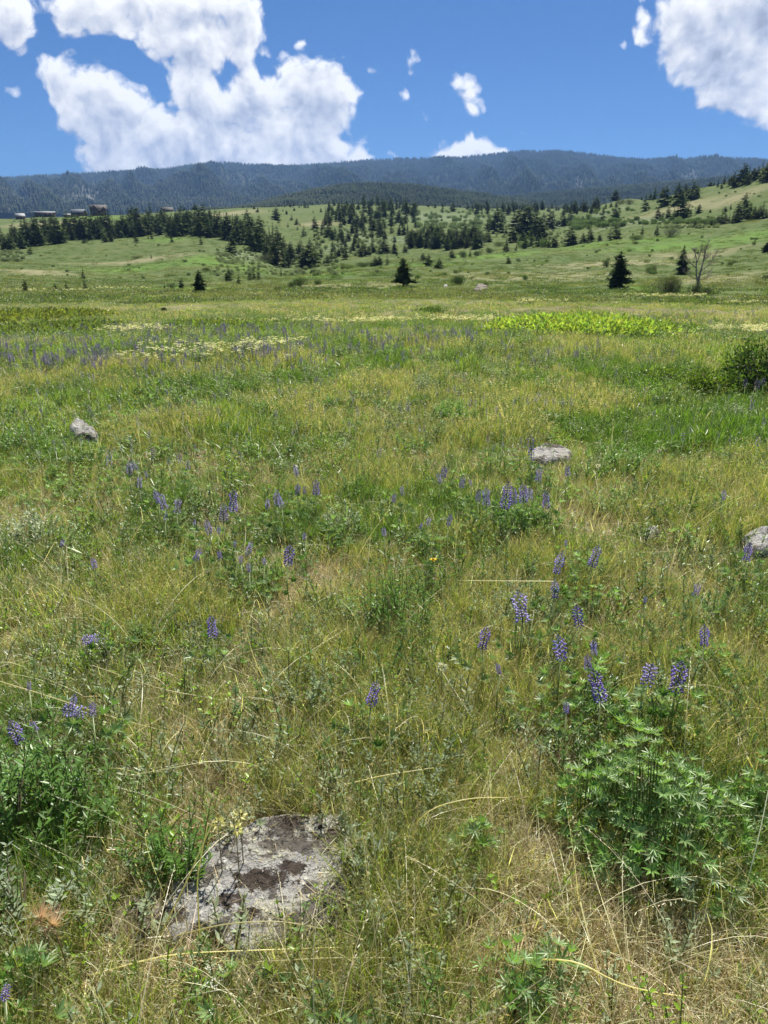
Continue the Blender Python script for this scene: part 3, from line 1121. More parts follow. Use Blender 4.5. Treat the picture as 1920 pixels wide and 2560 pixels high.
rock_px('rock', [(1110, 712), (1118, 709), (1119, 714), (1112, 715)], .2, 31, M_ROCKP, .12,
        'tiny pale rock below the dark round shrub on the middle slope', .1)


def in_rocks(x, y, grow=0.0):
    m = np.zeros_like(x, bool)
    for (P, e) in ROCKZONES:
        c = P.mean(0)
        Q = c + (P - c) * (1 - .06 + grow)
        ins = np.zeros_like(x, bool)
        n = len(Q)
        for i in range(n):
            a, b = Q[i], Q[(i + 1) % n]
            ins ^= ((a[1] > y) != (b[1] > y)) & (x < (b[0] - a[0]) * (y - a[1]) / (b[1] - a[1] + 1e-12) + a[0])
        m |= ins
    return m


# ------------------------------------------------------------------ meadow cover
def ring_points(r0, r1, s0, s1, azlim=0.68):
    """jittered points whose spacing grows from s0 at r0 to s1 at r1"""
    k = (s1 - s0) / (r1 - r0)
    n = 0
    rr = np.linspace(r0, r1, 400)
    wid = azlim * (1 + 1.3 * np.clip((8 - rr) / 6, 0, 1))
    dens = wid * rr / (s0 + k * (rr - r0)) ** 2
    cdf = np.concatenate([[0], np.cumsum((dens[1:] + dens[:-1]) * .5 * np.diff(rr))])
    n = int(cdf[-1] * 2)
    r = np.interp(rng.uniform(0, cdf[-1], n), cdf, rr)
    az = rng.uniform(-1, 1, n) * np.interp(r, rr, wid)
    return r * np.sin(az), r * np.cos(az)


DRYP = [(1600, 2470, 430, 1.0), (330, 2430, 260, .9), (1250, 2380, 200, .5), (700, 2500, 300, .6), (1380, 2150, 90, .4), (600, 1850, 170, .55), (380, 1800, 170, .5),
        (330, 1480, 260, .5), (150, 1290, 160, .45), (720, 1700, 120, .2), (860, 1800, 90, .2), (780, 1450, 120, .7), (1480, 1330, 130, .6), (1250, 1750, 80, .3),
        (880, 2040, 120, .7), (400, 1350, 200, .35), (1800, 1850, 150, .5), (230, 1600, 240, .45), (1020, 1240, 160, .2), (1200, 2060, 90, .4), (1850, 2480, 150, .7),
        (650, 1560, 120, .7), (60, 1500, 120, .5), (1750, 1350, 150, .3), (1380, 1240, 150, .2), (920, 1950, 120, .2)]
GREENP = [(880, 1680, 240, .5), (1080, 1980, 230, .6), (420, 1560, 200, .4), (760, 1900, 200, .4), (1100, 2260, 170, .5), (1500, 1700, 220, .5), (780, 1200, 260, .35), (1600, 1100, 260, .35), (90, 2050, 280, .9), (1650, 2020, 280, .9), (980, 1540, 160, 1.0), (1280, 1520, 150, .7), (1380, 1580, 200, .6), (1780, 1560, 160, .6), (560, 1660, 150, .6),
          (1250, 1330, 150, .3), (100, 2350, 130, .9), (700, 1350, 130, .5), (1580, 1250, 200, .5), (1880, 1980, 100, .8), (450, 1280, 150, .4), (1150, 1900, 200, .4),
          (1040, 2400, 150, .5), (120, 1900, 200, .6), (1900, 1500, 140, .4)]


def px_world(S):
    out = []
    for (px, py, rpx, k) in S:
        p = locate(px, py)
        out.append((p[0], p[1], rpx / F * depth_of(p), k))
    return out


WD, WG = px_world(DRYP), px_world(GREENP)


def dryness(x, y):
    v = 0.25 + 1.1 * (fbm(x * .55, y * .55, 61, 4) - .5) + .8 * (fbm(x * 2.3, y * 2.3, 67, 3) - .5)
    for (cx, cy, rr, k) in WD:
        v = v + k * .95 * np.exp(-((x - cx) ** 2 + ((y - cy) * .8) ** 2) / (rr * rr))
    for (cx, cy, rr, k) in WG:
        v = v - k * .8 * np.exp(-((x - cx) ** 2 + ((y - cy) * .8) ** 2) / (rr * rr))
    return np.clip(v, 0, 1)


def pts3(x, y):
    return np.stack([x, y, ground_z(x, y)], -1)


def cover(lod, r0, r1, s0, s1, hmul=1.0):
    x, y = ring_points(r0, r1, s0, s1)
    k = ~in_rocks(x, y)
    if lod == 2:
        k &= rng.uniform(0, 1, len(x)) < np.clip(1.0 - (np.hypot(x, y) - 45) / 150, 0, 1)
    x, y = x[k], y[k]
    d = dryness(x, y)
    u = rng.uniform(0, 1, len(x))
    o = fbm(x * .9, y * .9, 71, 3)
    nv = len(V_['green', lod])
    # green side
    isdry = u < np.clip((d - .22) * 1.15, .06, .92)
    g = ~isdry
    sc = rng.uniform(.65, 1.2, len(x)) * (.22 + 1.3 * fbm(x * 1.9, y * 1.9, 81, 4)) * hmul
    kk = np.where(o > .56, 1, np.where((d < .12) & (u < .9), 2, 0))
    meshes = V_['green', lod] + V_['olive', lod] + V_['deep', lod]
    idx = kk * nv + rng.integers(0, nv, len(x))
    res = [(x[g], y[g], sc[g], idx[g], meshes)]
    meshes2 = V_['dry', lod] + V_['thatch', lod]
    k2 = (rng.uniform(0, 1, len(x)) < .45).astype(int)
    idx2 = k2 * nv + rng.integers(0, nv, len(x))
    res.append((x[isdry], y[isdry], sc[isdry] * 1.05, idx2[isdry], meshes2))
    return res


LOD_LABEL = ['close in front of the viewer', 'across the middle of the meadow', 'over the far meadow']
for lod, (r0, r1, s0, s1, hm) in enumerate([(0.55, 7.5, .027, .060, .60), (6.5, 30, .080, .26, .60), (26, 195, .62, 2.3, .62)]):
    (gx, gy, gs, gi_, gm), (dx, dy, ds, di, dm) = cover(lod, r0, r1, s0, s1, hm)
    scatter('green_grass', gm, pts3(gx, gy), gs, gi_, 'green and olive grass ' + LOD_LABEL[lod])
    scatter('dry_grass', dm, pts3(dx, dy), ds, di, 'straw coloured dry grass and thatch ' + LOD_LABEL[lod])

# a flat mat of last year's thatch right at the ground
x, y = ring_points(.55, 6, .028, .07)
k = ~in_rocks(x, y, .05)
scatter('thatch', V_['thatch', 0], pts3(x[k], y[k]), rng.uniform(.5, 1.1, k.sum()), rng.integers(0, 3, k.sum()), 'flattened brown thatch lying between the grass tufts')

# arching pale stalks
sv = [stalk_variant() for _ in range(6)]
x, y = ring_points(.7, 14, .105, .34)
k = ~in_rocks(x, y) & (rng.uniform(0, 1, len(x)) < dryness(x, y) + .25)
scatter('dry_stalks', sv, pts3(x[k], y[k]), rng.uniform(.45, .95, k.sum()), rng.integers(0, 6, k.sum()), 'long pale arching seed stalks standing over the grass', tilt=.35)

# small mixed forbs
FV = []
for spec in [((.30, .38, .24), 4, .07, .15, .8, .026, .0042, 15, (C_SILVER, (0.28, 0.34, 0.2))),
             (C_BRIGHT, 4, .06, .13, .8, .022, .0055, 12, (C_BRIGHT, (0.18, 0.29, 0.05))),
             (C_GREEN, 4, .08, .17, .8, .036, .0048, 16, ((0.11, 0.2, 0.045), (0.14, 0.24, 0.06))),
             (C_BLUEG, 4, .09, .18, .6, .028, .0060, 14, (C_BLUEG, (0.12, 0.2, 0.08))),
             (C_GREEN, 3, .08, .15, .6, .09, .0075, 5, ((0.13, 0.24, 0.03), (0.2, 0.28, 0.05)))]:
    for _ in range(2):
        B = MB()
        leafy(B, spec[1], spec[2], spec[3], spec[4], spec[5], spec[6], spec[7], spec[8], (0.2, 0.22, 0.1))
        FV.append(B.mesh('forb', M_LEAF))
for _ in range(2):
    FV.append(lupine_foliage(9, .09, .13, C_BLUEG, .032))
x, y = ring_points(.7, 16, .072, .21)
k = ~in_rocks(x, y) & (fbm(x * .7, y * .7, 91, 3) - (dryness(x, y) - .35) * .25 + rng.uniform(-.25, .25, len(x)) > .43)
x, y = x[k], y[k]
grp = np.clip((fbm(x * .45, y * .45, 97, 3) - .2) / .6 * 6 + rng.normal(0, 1.2, len(x)), 0, 5).astype(int)
scatter('meadow_forbs', FV, pts3(x, y), rng.uniform(.7, 1.5, len(x)), grp * 2 + rng.integers(0, 2, len(x)), 'silvery and green leafy forbs mixed through the grass')
x, y = ring_points(14, 70, .42, 1.3)
k = fbm(x * .25, y * .25, 93, 3) > .46
x, y = x[k], y[k]
scatter('low_forbs', FV, pts3(x, y), rng.uniform(1.3, 2.6, len(x)), rng.integers(0, 8, len(x)), 'leafy forbs dotted over the middle meadow')

BF = []
for k, (cols, lf, wf, hh) in enumerate([((C_SILVER, (0.28, 0.35, 0.22)), .028, .0055, .24), (((0.14, 0.25, 0.06), (0.18, 0.29, 0.08)), .030, .0068, .26),
                                        ((C_BRIGHT, (0.20, 0.33, 0.05)), .022, .0070, .16), ((C_BLUEG, (0.19, 0.28, 0.12)), .032, .0062, .28),
                                        ((C_DEEP, C_GREEN), .036, .0056, .24)]):
    B = MB()
    leafy(B, 17, hh * .55, hh, 1.15, lf, wf * 1.15, 18, cols, (0.2, 0.22, 0.1), top_only=.05)
    BF.append(B.mesh('bushy_forb', M_LEAF))
x, y = ring_points(1.3, 34, .25, .75)
k = ~in_rocks(x, y) & (fbm(x * .3, y * .3, 191, 3) + rng.uniform(-.15, .15, len(x)) - (dryness(x, y) - .35) * .3 > .46)
x, y = x[k], y[k]
gk = np.clip((fbm(x * .2, y * .2, 197, 3) - .25) / .5 * 5 + rng.normal(0, 1.0, len(x)), 0, 4).astype(int)
scatter('bushy_forbs', BF, pts3(x, y), rng.uniform(.35, .95, len(x)) * (1 + np.hypot(x, y) / 30), gk, 'rounded leafy forbs of many greens scattered through the meadow')

# little white and cream flower heads
def flower_head(col, n, rad, h, spread=.05, stems=4):
    B = MB()
    for s in range(stems):
        a, rr = random.uniform(0, 6.28), random.uniform(0, spread)
        hh = h * random.uniform(.7, 1.1)
        top = np.array([rr * math.cos(a), rr * math.sin(a), hh])
        tube(B, np.array([[top[0] * .3, top[1] * .3, 0], top]), [.0012, .0008], np.array((0.18, 0.22, 0.09)), 3)
        ph = rng.uniform(0, 6.283, n)
        rq = rad * np.sqrt(rng.uniform(0, 1, n))
        pos = top[None] + np.stack([rq * np.cos(ph), rq * np.sin(ph), rng.uniform(-.003, .004, n)], -1)
        leaves(B, pos, np.stack([np.cos(ph), np.sin(ph), np.full(n, .6)], -1), np.tile([0, 0, 1.0], (n, 1)), np.full(n, rad * .6), np.full(n, rad * .28), jit(col, n, .08))
    return B.mesh('flower_head', M_PETAL)


CREAM = (0.78, 0.76, 0.50)
CR = [flower_head(CREAM, 14, .028, .30, .12, 5) for _ in range(3)]
WH = [flower_head((.8, .8, .72), 7, .006, .14, .05, 5) for _ in range(2)]
x, y = ring_points(.9, 7, .40, .60)
k = (fbm(x * .5, y * .5, 123, 2) > .56) & ~in_rocks(x, y)
scatter('white_flowers', WH, pts3(x[k], y[k]), rng.uniform(.8, 1.3, k.sum()), rng.integers(0, 2, k.sum()), 'tiny white flowers sprinkled in the near grass')


def band_points(n, poly):
    """n ground points spread over bands given in photo pixels (x0,x1,y,dy)"""
    X = []
    for (x0, x1, yy, dy, w) in poly:
        for _ in range(int(n * w)):
            q = locate(random.uniform(x0, x1), yy + random.gauss(0, dy))
            X.append(q)
    X = np.array(X)
    X[:, :2] += rng.normal(0, .15, (len(X), 2))
    X[:, 2] = ground_z(X[:, 0], X[:, 1])
    return X


P_ = band_points(100, [(440, 700, 896, 9, .32), (330, 480, 905, 9, .35), (600, 760, 885, 5, .25), (520, 700, 824, 1.5, .5), (700, 960, 818, 2, .6), (280, 420, 842, 3, .7), (870, 960, 818, 2, .3)])
P_ = np.vstack([P_, band_points(100, [(960, 1240, 814, 3.5, .9), (1080, 1240, 808, 2, .3), (1770, 1920, 838, 4, .8), (1560, 1760, 748, 1.6, 1.2), (1800, 1920, 766, 1, .25),
                                      (1290, 1420, 762, 2, .4), (0, 260, 734, 1, .5), (220, 400, 727, .8, .4), (1560, 1720, 660, 2, .7), (1860, 1920, 845, 3, .3)])])
d = np.hypot(P_[:, 0], P_[:, 1])
scatter('cream_flowers', CR, P_, np.clip(.55 + d / 75, .55, 1.9), rng.integers(0, 3, len(P_)), 'cream buckwheat flower heads massed in pale strips', tilt=.05)

# ------------------------------------------------------------------ lupines
PURPLES = [(0.24, 0.17, 0.62), (0.34, 0.27, 0.72), (0.44, 0.38, 0.80)]


def spike_mesh(k, n_wh=11, per=7, lod=0):
    """flower spike, 1 unit tall"""
    B = MB()
    base = np.array(PURPLES[k % 3])
    tube(B, np.array([[0, 0, -.05], [0, 0, .5], [0, 0, 1.0]]), [.02, .016, .008], np.array((0.14, 0.17, 0.1)), 3)
    for w in range(n_wh):
        t = w / (n_wh - 1)
        z = t * .97
        r = (.17 if t < .7 else .17 * (1 - t) / .3 + .03) * (0.86 + .14 * math.sin(t * 9 + k))
        q = per if t < .75 else per - 1
        a = np.linspace(0, 6.283, q, endpoint=False) + w * .5
        bud = max(0.0, (t - .68) / .32)
        for ai in a:
            if random.random() < .06:
                continue
            o = np.array([math.cos(ai), math.sin(ai), 0])
            s = np.array([-math.sin(ai), math.cos(ai), 0])
            c0 = o * r * .55 + np.array([0, 0, z])
            L = r * (.62 - .2 * bud)
            hh = .042 * (1 - .35 * bud)
            wd = .034 * (1 - .4 * bud)
            tip = c0 + o * L + np.array([0, 0, .01 + .02 * bud])
            up_ = c0 + o * L * .55 + np.array([0, 0, hh])
            dn = c0 + o * L * .5 - np.array([0, 0, hh * .7])
            lf = c0 + o * L * .6 + s * wd
            rt = c0 + o * L * .6 - s * wd
            v = np.array([c0, tip, up_, dn, lf, rt])
            f = [(0, 2, 4), (0, 5, 2), (2, 1, 4), (2, 5, 1), (0, 4, 3), (0, 3, 5), (3, 4, 1), (3, 1, 5)]
            cc = np.tile(base * random.uniform(.75, 1.25), (6, 1))
            white = random.random() < .32 - .3 * bud
            if white:
                cc[2] = np.array((0.62, 0.55, 0.78))
                cc[0] = cc[0] * .5 + np.array((0.62, 0.55, 0.78)) * .5
            cc = cc * (1 - bud) + np.array((0.16, 0.16, 0.24)) * bud
            B.add(v, f, np.clip(cc, .01, .9))
    return B.mesh('flower_spike', M_PETAL)


SPK = [spike_mesh(k, 12, 7) for k in range(6)]
SPK2 = [spike_mesh(k, 7, 4) for k in range(6)]
LLV = [lupine_leaf_mesh(k) for k in range(3)]
STEM = []
B = MB()
tube(B, np.array([[0, 0, -.02], [.01, 0, .5], [0, 0, 1.0]]), [.0034, .0030, .0024], np.array((0.26, 0.33, 0.14)), 5)
STEM = B.mesh('stem', M_LEAF)
LFO = [lupine_foliage(12, .10, .17, C_BLUEG, .036) for _ in range(3)] + [lupine_foliage(14, .11, .17, (0.12, .23, .06), .036)]

# (x, y of the spike's middle, height) in photo pixels
LUP = [(321, 1171, 35), (342, 1164, 26), (347, 1205, 30), (366, 1186, 18), (395, 1241, 35), (410, 1250, 45), (440, 1263, 38), (412, 1290, 25), (485, 1306, 18), (523, 1315, 42),
       (557, 1283, 45), (582, 1251, 56), (546, 1324, 22), (487, 1384, 34), (550, 1387, 22), (586, 1358, 20), (618, 1371, 36), (622, 1419, 24), (661, 1402, 22), (601, 1399, 20),
       (719, 1384, 54), (668, 1260, 28), (691, 1245, 38), (703, 1254, 32), (742, 1176, 28), (742, 1222, 30), (762, 1224, 20), (790, 1218, 40), (761, 1341, 18), (153, 1359, 18),
       (237, 1407, 28), (530, 1567, 54), (961, 1329, 24), (1110, 1178, 34), (1101, 1195, 28), (1154, 1203, 30), (1178, 1208, 18), (1195, 1234, 36), (1217, 1240, 46),
       (1264, 1237, 66), (1287, 1236, 46), (1310, 1234, 46), (1326, 1234, 30), (1366, 1250, 42), (1347, 1186, 38), (1421, 1176, 28), (1007, 1227, 24), (985, 1244, 24), (1070, 1303, 22),
       (1051, 1314, 15), (1121, 1298, 32), (1415, 1357, 15), (1393, 1407, 54), (1389, 1474, 44), (1482, 1390, 52), (1309, 1517, 74), (1450, 1532, 64), (1207, 1593, 56), (1406, 1610, 72),
       (1487, 1619, 38), (1472, 1656, 38), (1764, 1590, 52), (1741, 1471, 38), (1613, 1497, 14), (1869, 1379, 46), (1811, 1237, 26), (1249, 1674, 25),
       (1506, 1712, 78), (1621, 1677, 64), (1695, 1689, 74), (1417, 1768, 30), (46, 1829, 58), (89, 1814, 26), (179, 1754, 34), (229, 1773, 36), (71, 1714, 16), (927, 1737, 56), (8, 2478, 38)]
LEAN = {(278, 1526, 44): 1.2, (240, 1705, 62): .9}
LUPS = [(223, 1021, 22), (231, 1035, 16), (185, 1032, 18), (81, 1073, 20), (64, 1032, 16), (300, 1001, 14), (345, 1053, 18), (329, 1099, 20), (329, 1122, 20), (303, 1119, 16),
        (271, 1142, 38), (382, 1131, 30), (420, 1151, 20), (451, 1145, 26), (469, 1160, 26), (475, 1085, 18), (486, 1116, 15), (546, 1027, 18), (456, 1035, 15), (499, 1035, 16),
        (602, 1134, 22), (616, 1105, 12), (692, 1033, 22), (775, 1018, 14), (897, 1032, 18), (945, 1128, 25), (800, 954, 16), (788, 951, 14), (392, 972, 18), (425, 969, 14), (95, 977, 16),
        (116, 986, 14), (95, 1134, 20), (123, 1125, 15), (139, 1122, 15), (161, 1108, 15), (200, 1099, 15), (222, 1100, 14), (242, 1090, 14), (1047, 1070, 18), (1060, 1070, 18),
        (1000, 1018, 20), (1021, 1014, 28), (1121, 973, 16), (1136, 969, 18), (1160, 943, 20), (1175, 1006, 20), (1190, 1003, 18), (1210, 995, 16), (1217, 1027, 16), (1241, 1021, 18),
        (1284, 1001, 20), (1339, 989, 30), (1322, 1001, 20), (1365, 1001, 18), (1385, 1001, 18), (1408, 1004, 18), (1428, 1002, 20), (1514, 1012, 18), (1542, 925, 25), (1374, 954, 14),
        (1634, 1032, 18), (1683, 1073, 26), (1709, 1090, 26), (1727, 1074, 18), (1711, 1141, 20), (1797, 1085, 14), (1826, 1099, 15), (1896, 1099, 32), (1911, 1050, 22), (1882, 1009, 30),
        (1864, 954, 22), (1896, 957, 28), (1851, 937, 18), (1909, 951, 22), (1329, 1105, 44), (1329, 1131, 40), (1368, 1151, 15), (1220, 1096, 20), (1232, 1116, 20), (1258, 1087, 16),
        (1304, 1099, 18), (1628, 888, 18), (1255, 1110, 15)]


def zone_of(px, py):
    if py > 2200: return 'cut by the left edge at the bottom of the view'
    if 1380 < px < 1720 and py > 1590: return 'rising from the big leafy clump at lower right'
    if px < 300 and py > 1640: return 'above the broad green leafy clump at lower left'
    if px > 1550 and py > 1440: return 'in the open grass at right, above the leafy clump'
    if 1380 < px < 1550 and py > 1380: return 'in the row above the leafy clump at right'
    if px > 1700 and py > 1200: return 'near the grey rock at the right edge'
    if 1180 < px < 1350 and 1480 < py < 1700: return 'right of the dark green forb clump'
    if 1180 < px < 1440 and 1215 < py < 1270: return 'in the dense row below the pale flat rock'
    if 1080 < px < 1440 and py < 1215 and py > 1150: return 'in the loose row just under the pale flat rock'
    if 940 < px < 1180 and py > 1215: return 'just above the centre of the meadow'
    if px > 1300 and py > 1300: return 'under the small sunken rock at right'
    if 860 < px < 960 and py > 1650: return 'alone in dry grass above the big boulder'
    if 640 < px < 860 and py < 1440 and py > 1150: return 'in the group beside the pale sage clump'
    if 470 < px < 640 and py < 1440 and py > 1150: return 'in the scattered group a little left of centre'
    if 380 < px < 470 and py > 1200: return 'in the tight pale cluster at left'
    if px < 380 and 1150 < py < 1250: return 'in the small cluster right of the bushy left edge'
    if px < 300 and py > 1250: return 'alone in the dry grass at left'
    if px < 620 and py > 1450: return 'alone in dry grass left of centre'
    return 'near the pale flat rock right of centre'


def nth(k):
    return '%d%s' % (k, 'th' if 10 < k % 100 < 14 else {1: 'st', 2: 'nd', 3: 'rd'}.get(k % 10, 'th'))


ORD = ['first', 'second', 'third', 'fourth', 'fifth', 'sixth', 'seventh', 'eighth', 'ninth', 'tenth', 'eleventh', 'twelfth', 'thirteenth', 'fourteenth',
       'fifteenth', 'sixteenth', 'seventeenth', 'eighteenth', 'nineteenth', 'twentieth', 'twenty-first', 'twenty-second', 'twenty-third', 'twenty-fourth', 'twenty-fifth']


def ordinal(i, n):
    if n == 1: return ''
    if i == 0: return 'leftmost'
    if i == n - 1: return 'rightmost'
    if n == 3: return 'the middle one'
    return ORD[i] + ' from left'


SPOT = []


def place_lupine(px, py, hpx, label, group, lean=0.0, big=True):
    hz = .30 if hpx > 40 else .27
    for _ in range(2):
        p = locate(px, py, hz)
        top = p + np.array([0, 0, hz])
        L = min(max(metres(top, hpx, py), .035), .17)
        hz = .20 + L * .7
    stem_h = hz - L * .5
    t = empty('lupine', (p[0], p[1], p[2]), random.uniform(0, 6.28) if lean == 0 else -.3)
    tag(t, label, 'lupine', group)
    k = random.randrange(6)
    st = part('stem', STEM, t)
    st.scale = (1, 1, stem_h)
    st.rotation_euler = (lean * .45, 0, 0)
    sp = part('flower_spike', (SPK if big else SPK2)[k], t)
    wsc = random.uniform(1.1, 1.4)
    sp.scale = (L * wsc, L * wsc, L)
    sp.location = (0, -math.sin(lean * .45) * stem_h, math.cos(lean * .45) * stem_h)
    sp.rotation_euler = (lean, random.uniform(-.12, .12), 0) if lean else (random.gauss(0, .16), random.gauss(0, .16), 0)
    if hpx >= 34 and py > 1150:
        n = 9
        for j in range(n):
            lf = part('leaf', LLV[random.randrange(3)], t)
            zz = stem_h * random.uniform(.05, .78)
            lf.location = (0, 0, zz) if lean == 0 else (0, -math.sin(lean * .45) * zz, zz * math.cos(lean * .45))
            s = random.uniform(.75, 1.15)
            lf.scale = (s, s, s)
            lf.rotation_euler = (random.uniform(-.2, .2), random.uniform(.15, .75), j * 2.4 + random.uniform(-.4, .4))
    else:
        fo = part('foliage', LFO[random.randrange(4)], t)
        s = stem_h / .2 * random.uniform(.8, 1.05)
        fo.scale = (s, s, s)
    return t


allz = {}
for it in LUP + list(LEAN):
    allz.setdefault(zone_of(it[0], it[1]), []).append(it)
for z, its in allz.items():
    its.sort()
    for i, it in enumerate(its):
        o_ = ordinal(i, len(its))
        size = 'large ' if it[2] > 60 else 'small ' if it[2] < 26 else ''
        lab = '%spurple lupine %s%s' % (size, z, (', ' + o_) if o_ else '')
        if it in LEAN:
            lab = 'purple lupine leaning sideways %s' % z
        place_lupine(it[0], it[1], it[2], lab, 'lupines in the near meadow', LEAN.get(it, 0.0))


def small_zone(px, py):
    if px < 420: return 'around the pale pointed rock at left'
    if px < 960: return 'in the grass between the left rock and the centre'
    if px < 1500: return 'above and beside the pale flat rock'
    return 'below the dark shrub at the right edge'


SZ = {}
for it in LUPS:
    SZ.setdefault(small_zone(it[0], it[1]), []).append(it)
for z, its in SZ.items():
    its.sort()
    for i, it in enumerate(its):
        o_ = ordinal(i, len(its)) if i < 25 or i == len(its) - 1 else nth(i + 1) + ' from left'
        place_lupine(it[0], it[1], it[2], 'small purple lupine ' + z + ', ' + o_, 'small lupines ' + z, 0, False)
for k in range(110):
    u = random.random()
    px = random.choice((random.uniform(0, 500), random.uniform(400, 960), random.uniform(0, 960), random.uniform(960, 1900)))
    py = random.triangular(868, 1120, 930)
    place_lupine(px, py, random.uniform(11, 18), 'tiny far purple lupine ' + ('left of' if px < 440 else 'below' if px < 720 else 'right of') + ' the cream flower patch at the meadow edge', 'far lupines along the meadow edge', 0, False)

B_ = []
for k in range(3):
    B = MB()
    for s in range(4):
        a, rr = random.uniform(0, 6.28), random.uniform(0, .12)
        o3 = np.array([rr * math.cos(a), rr * math.sin(a), random.uniform(.16, .26)])
        me = SPK2[random.randrange(6)]
        v = np.empty(len(me.vertices) * 3)
        me.vertices.foreach_get('co', v)
        v = v.reshape(-1, 3) * .10 + o3
        f = np.empty(len(me.polygons) * 3, int)
        me.loops.foreach_get('vertex_index', f)
        c = np.empty(len(me.vertices) * 4)
        me.color_attributes['Col'].data.foreach_get('color', c)
        B.add(v, f.reshape(-1, 3), c.reshape(-1, 4)[:, :3])
        tube(B, np.array([[o3[0] * .6, o3[1] * .6, 0], o3]), [.003, .002], np.array((0.16, 0.2, 0.09)), 3)
    B_.append(B.mesh('lupine_cluster', M_PETAL))
P_ = band_points(105, [(0, 960, 880, 14, 1.0), (0, 500, 915, 22, 1.0), (450, 960, 915, 22, .9), (960, 1240, 862, 10, .5), (300, 960, 850, 6, .7), (960, 1920, 835, 10, .5),
                       (0, 300, 930, 14, .35), (1250, 1920, 800, 8, .4), (0, 900, 838, 5, .6), (1000, 1500, 900, 12, .25)])
scatter('lupine_haze', B_, P_, np.clip(.55 + np.hypot(P_[:, 0], P_[:, 1]) / 60, .6, 1.4), rng.integers(0, 3, len(P_)), 'distant lupines too many to count, a blue-violet haze over the far meadow', tilt=.08)

# ------------------------------------------------------------------ named clumps and shrubs
def clump(name, cat, label, px, py, wpx, hpx, kind, group=None, n=None):
    """px,py: foot of the plant; wpx,hpx its size in photo pixels"""
    p = locate(px, py)
    w = wpx / F * depth_of(p)
    h = metres(p, hpx, py)
    t = empty(name, tuple(p), random.uniform(0, 6.28))
    tag(t, label, cat, group)
    B, S = MB(), MB()
    if kind in ('lance', 'silver', 'dark', 'bright', 'grassy'):
        cols = {'lance': ((0.17, 0.33, 0.07), (0.22, 0.38, 0.11), (0.14, 0.27, 0.06)), 'silver': (C_SILVER, (0.27, 0.34, 0.22), (0.38, 0.44, 0.33)),
                'dark': ((0.10, 0.21, 0.035), (0.15, 0.28, 0.05)), 'bright': (C_BRIGHT, (0.17, 0.29, 0.04)), 'grassy': (C_DEEP, C_GREEN)}[kind]
        lf = {'lance': .048, 'silver': .034, 'dark': .045, 'bright': .024, 'grassy': .08}[kind]
        wf = {'lance': .0072, 'silver': .0062, 'dark': .0045, 'bright': .007, 'grassy': .004}[kind]
        lf, wf = lf * max(1, h * 2.2), wf * max(1, h * 2.2)
        ns = n or int(min(60, max(10, w * w * 260)))
        for s in range(ns):
            a, rr = random.uniform(0, 6.283), w * .42 * math.sqrt(random.random())
            b1 = MB()
            hh = h * random.uniform(.7, 1.05) * (1 - .4 * (rr / (w * .5)) ** 2)
            leafy(b1, 1, hh * .85, hh * 1.05, .55, lf, wf, 24, cols, (0.2, 0.2, 0.1), .0022 * max(1, h * 2), .5, .15, .2)
            for v_, f_, c_ in zip(b1.v, b1.f, b1.c):
                pass
            off = np.array([rr * math.cos(a), rr * math.sin(a), 0.0])
            vv = np.vstack(b1.v) + off
            B.add(vv, np.vstack(b1.f), np.vstack(b1.c))
        part('foliage', B.mesh('foliage', M_LEAF), t)
        for s in range(5):
            a = random.uniform(0, 6.283)
            tube(S, np.array([[0, 0, -.02], [w * .15 * math.cos(a), w * .15 * math.sin(a), h * .6]]), [.003, .0015], np.array((0.2, .17, .1)), 3)
        part('stem', S.mesh('stem', M_BARK), t)
    elif kind == 'lupine':
        ns = n or int(min(120, max(20, w * w * 420)))
        for s in range(ns):
            ph = random.uniform(0, 6.283)
            rr = w * .56 * random.random() ** .6
            hh = h * random.uniform(.35, 1.0) * (1 - .5 * (rr / (w * .5)) ** 2) * (.45 + 1.0 * float(fbm(px * .13 + rr * math.cos(ph) * 11, rr * math.sin(ph) * 11, 7, 2)))
            q = np.array([rr * math.cos(ph), rr * math.sin(ph), hh])
            s1 = MB()
            tube(S, np.array([[q[0] * .6, q[1] * .6, 0], [q[0] * .85, q[1] * .85, hh * .6], q]), [.0018, .0013, .0009], np.array((0.13, 0.19, 0.06)), 3)
            LB = MB()
            palmate(LB, np.zeros(3), [math.cos(ph) * .45, math.sin(ph) * .45, 1], .031 * random.uniform(.7, 1.25), random.choice((C_BLUEG, C_BLUEG, (0.22, 0.39, 0.10), (0.17, 0.32, 0.07))), nl=random.choice((7, 8, 9)))
            lo = part('leaf', LB.mesh('leaf', M_LEAF), t)
            lo.location = tuple(q)
        part('stem', S.mesh('stem', M_LEAF), t)
    return t


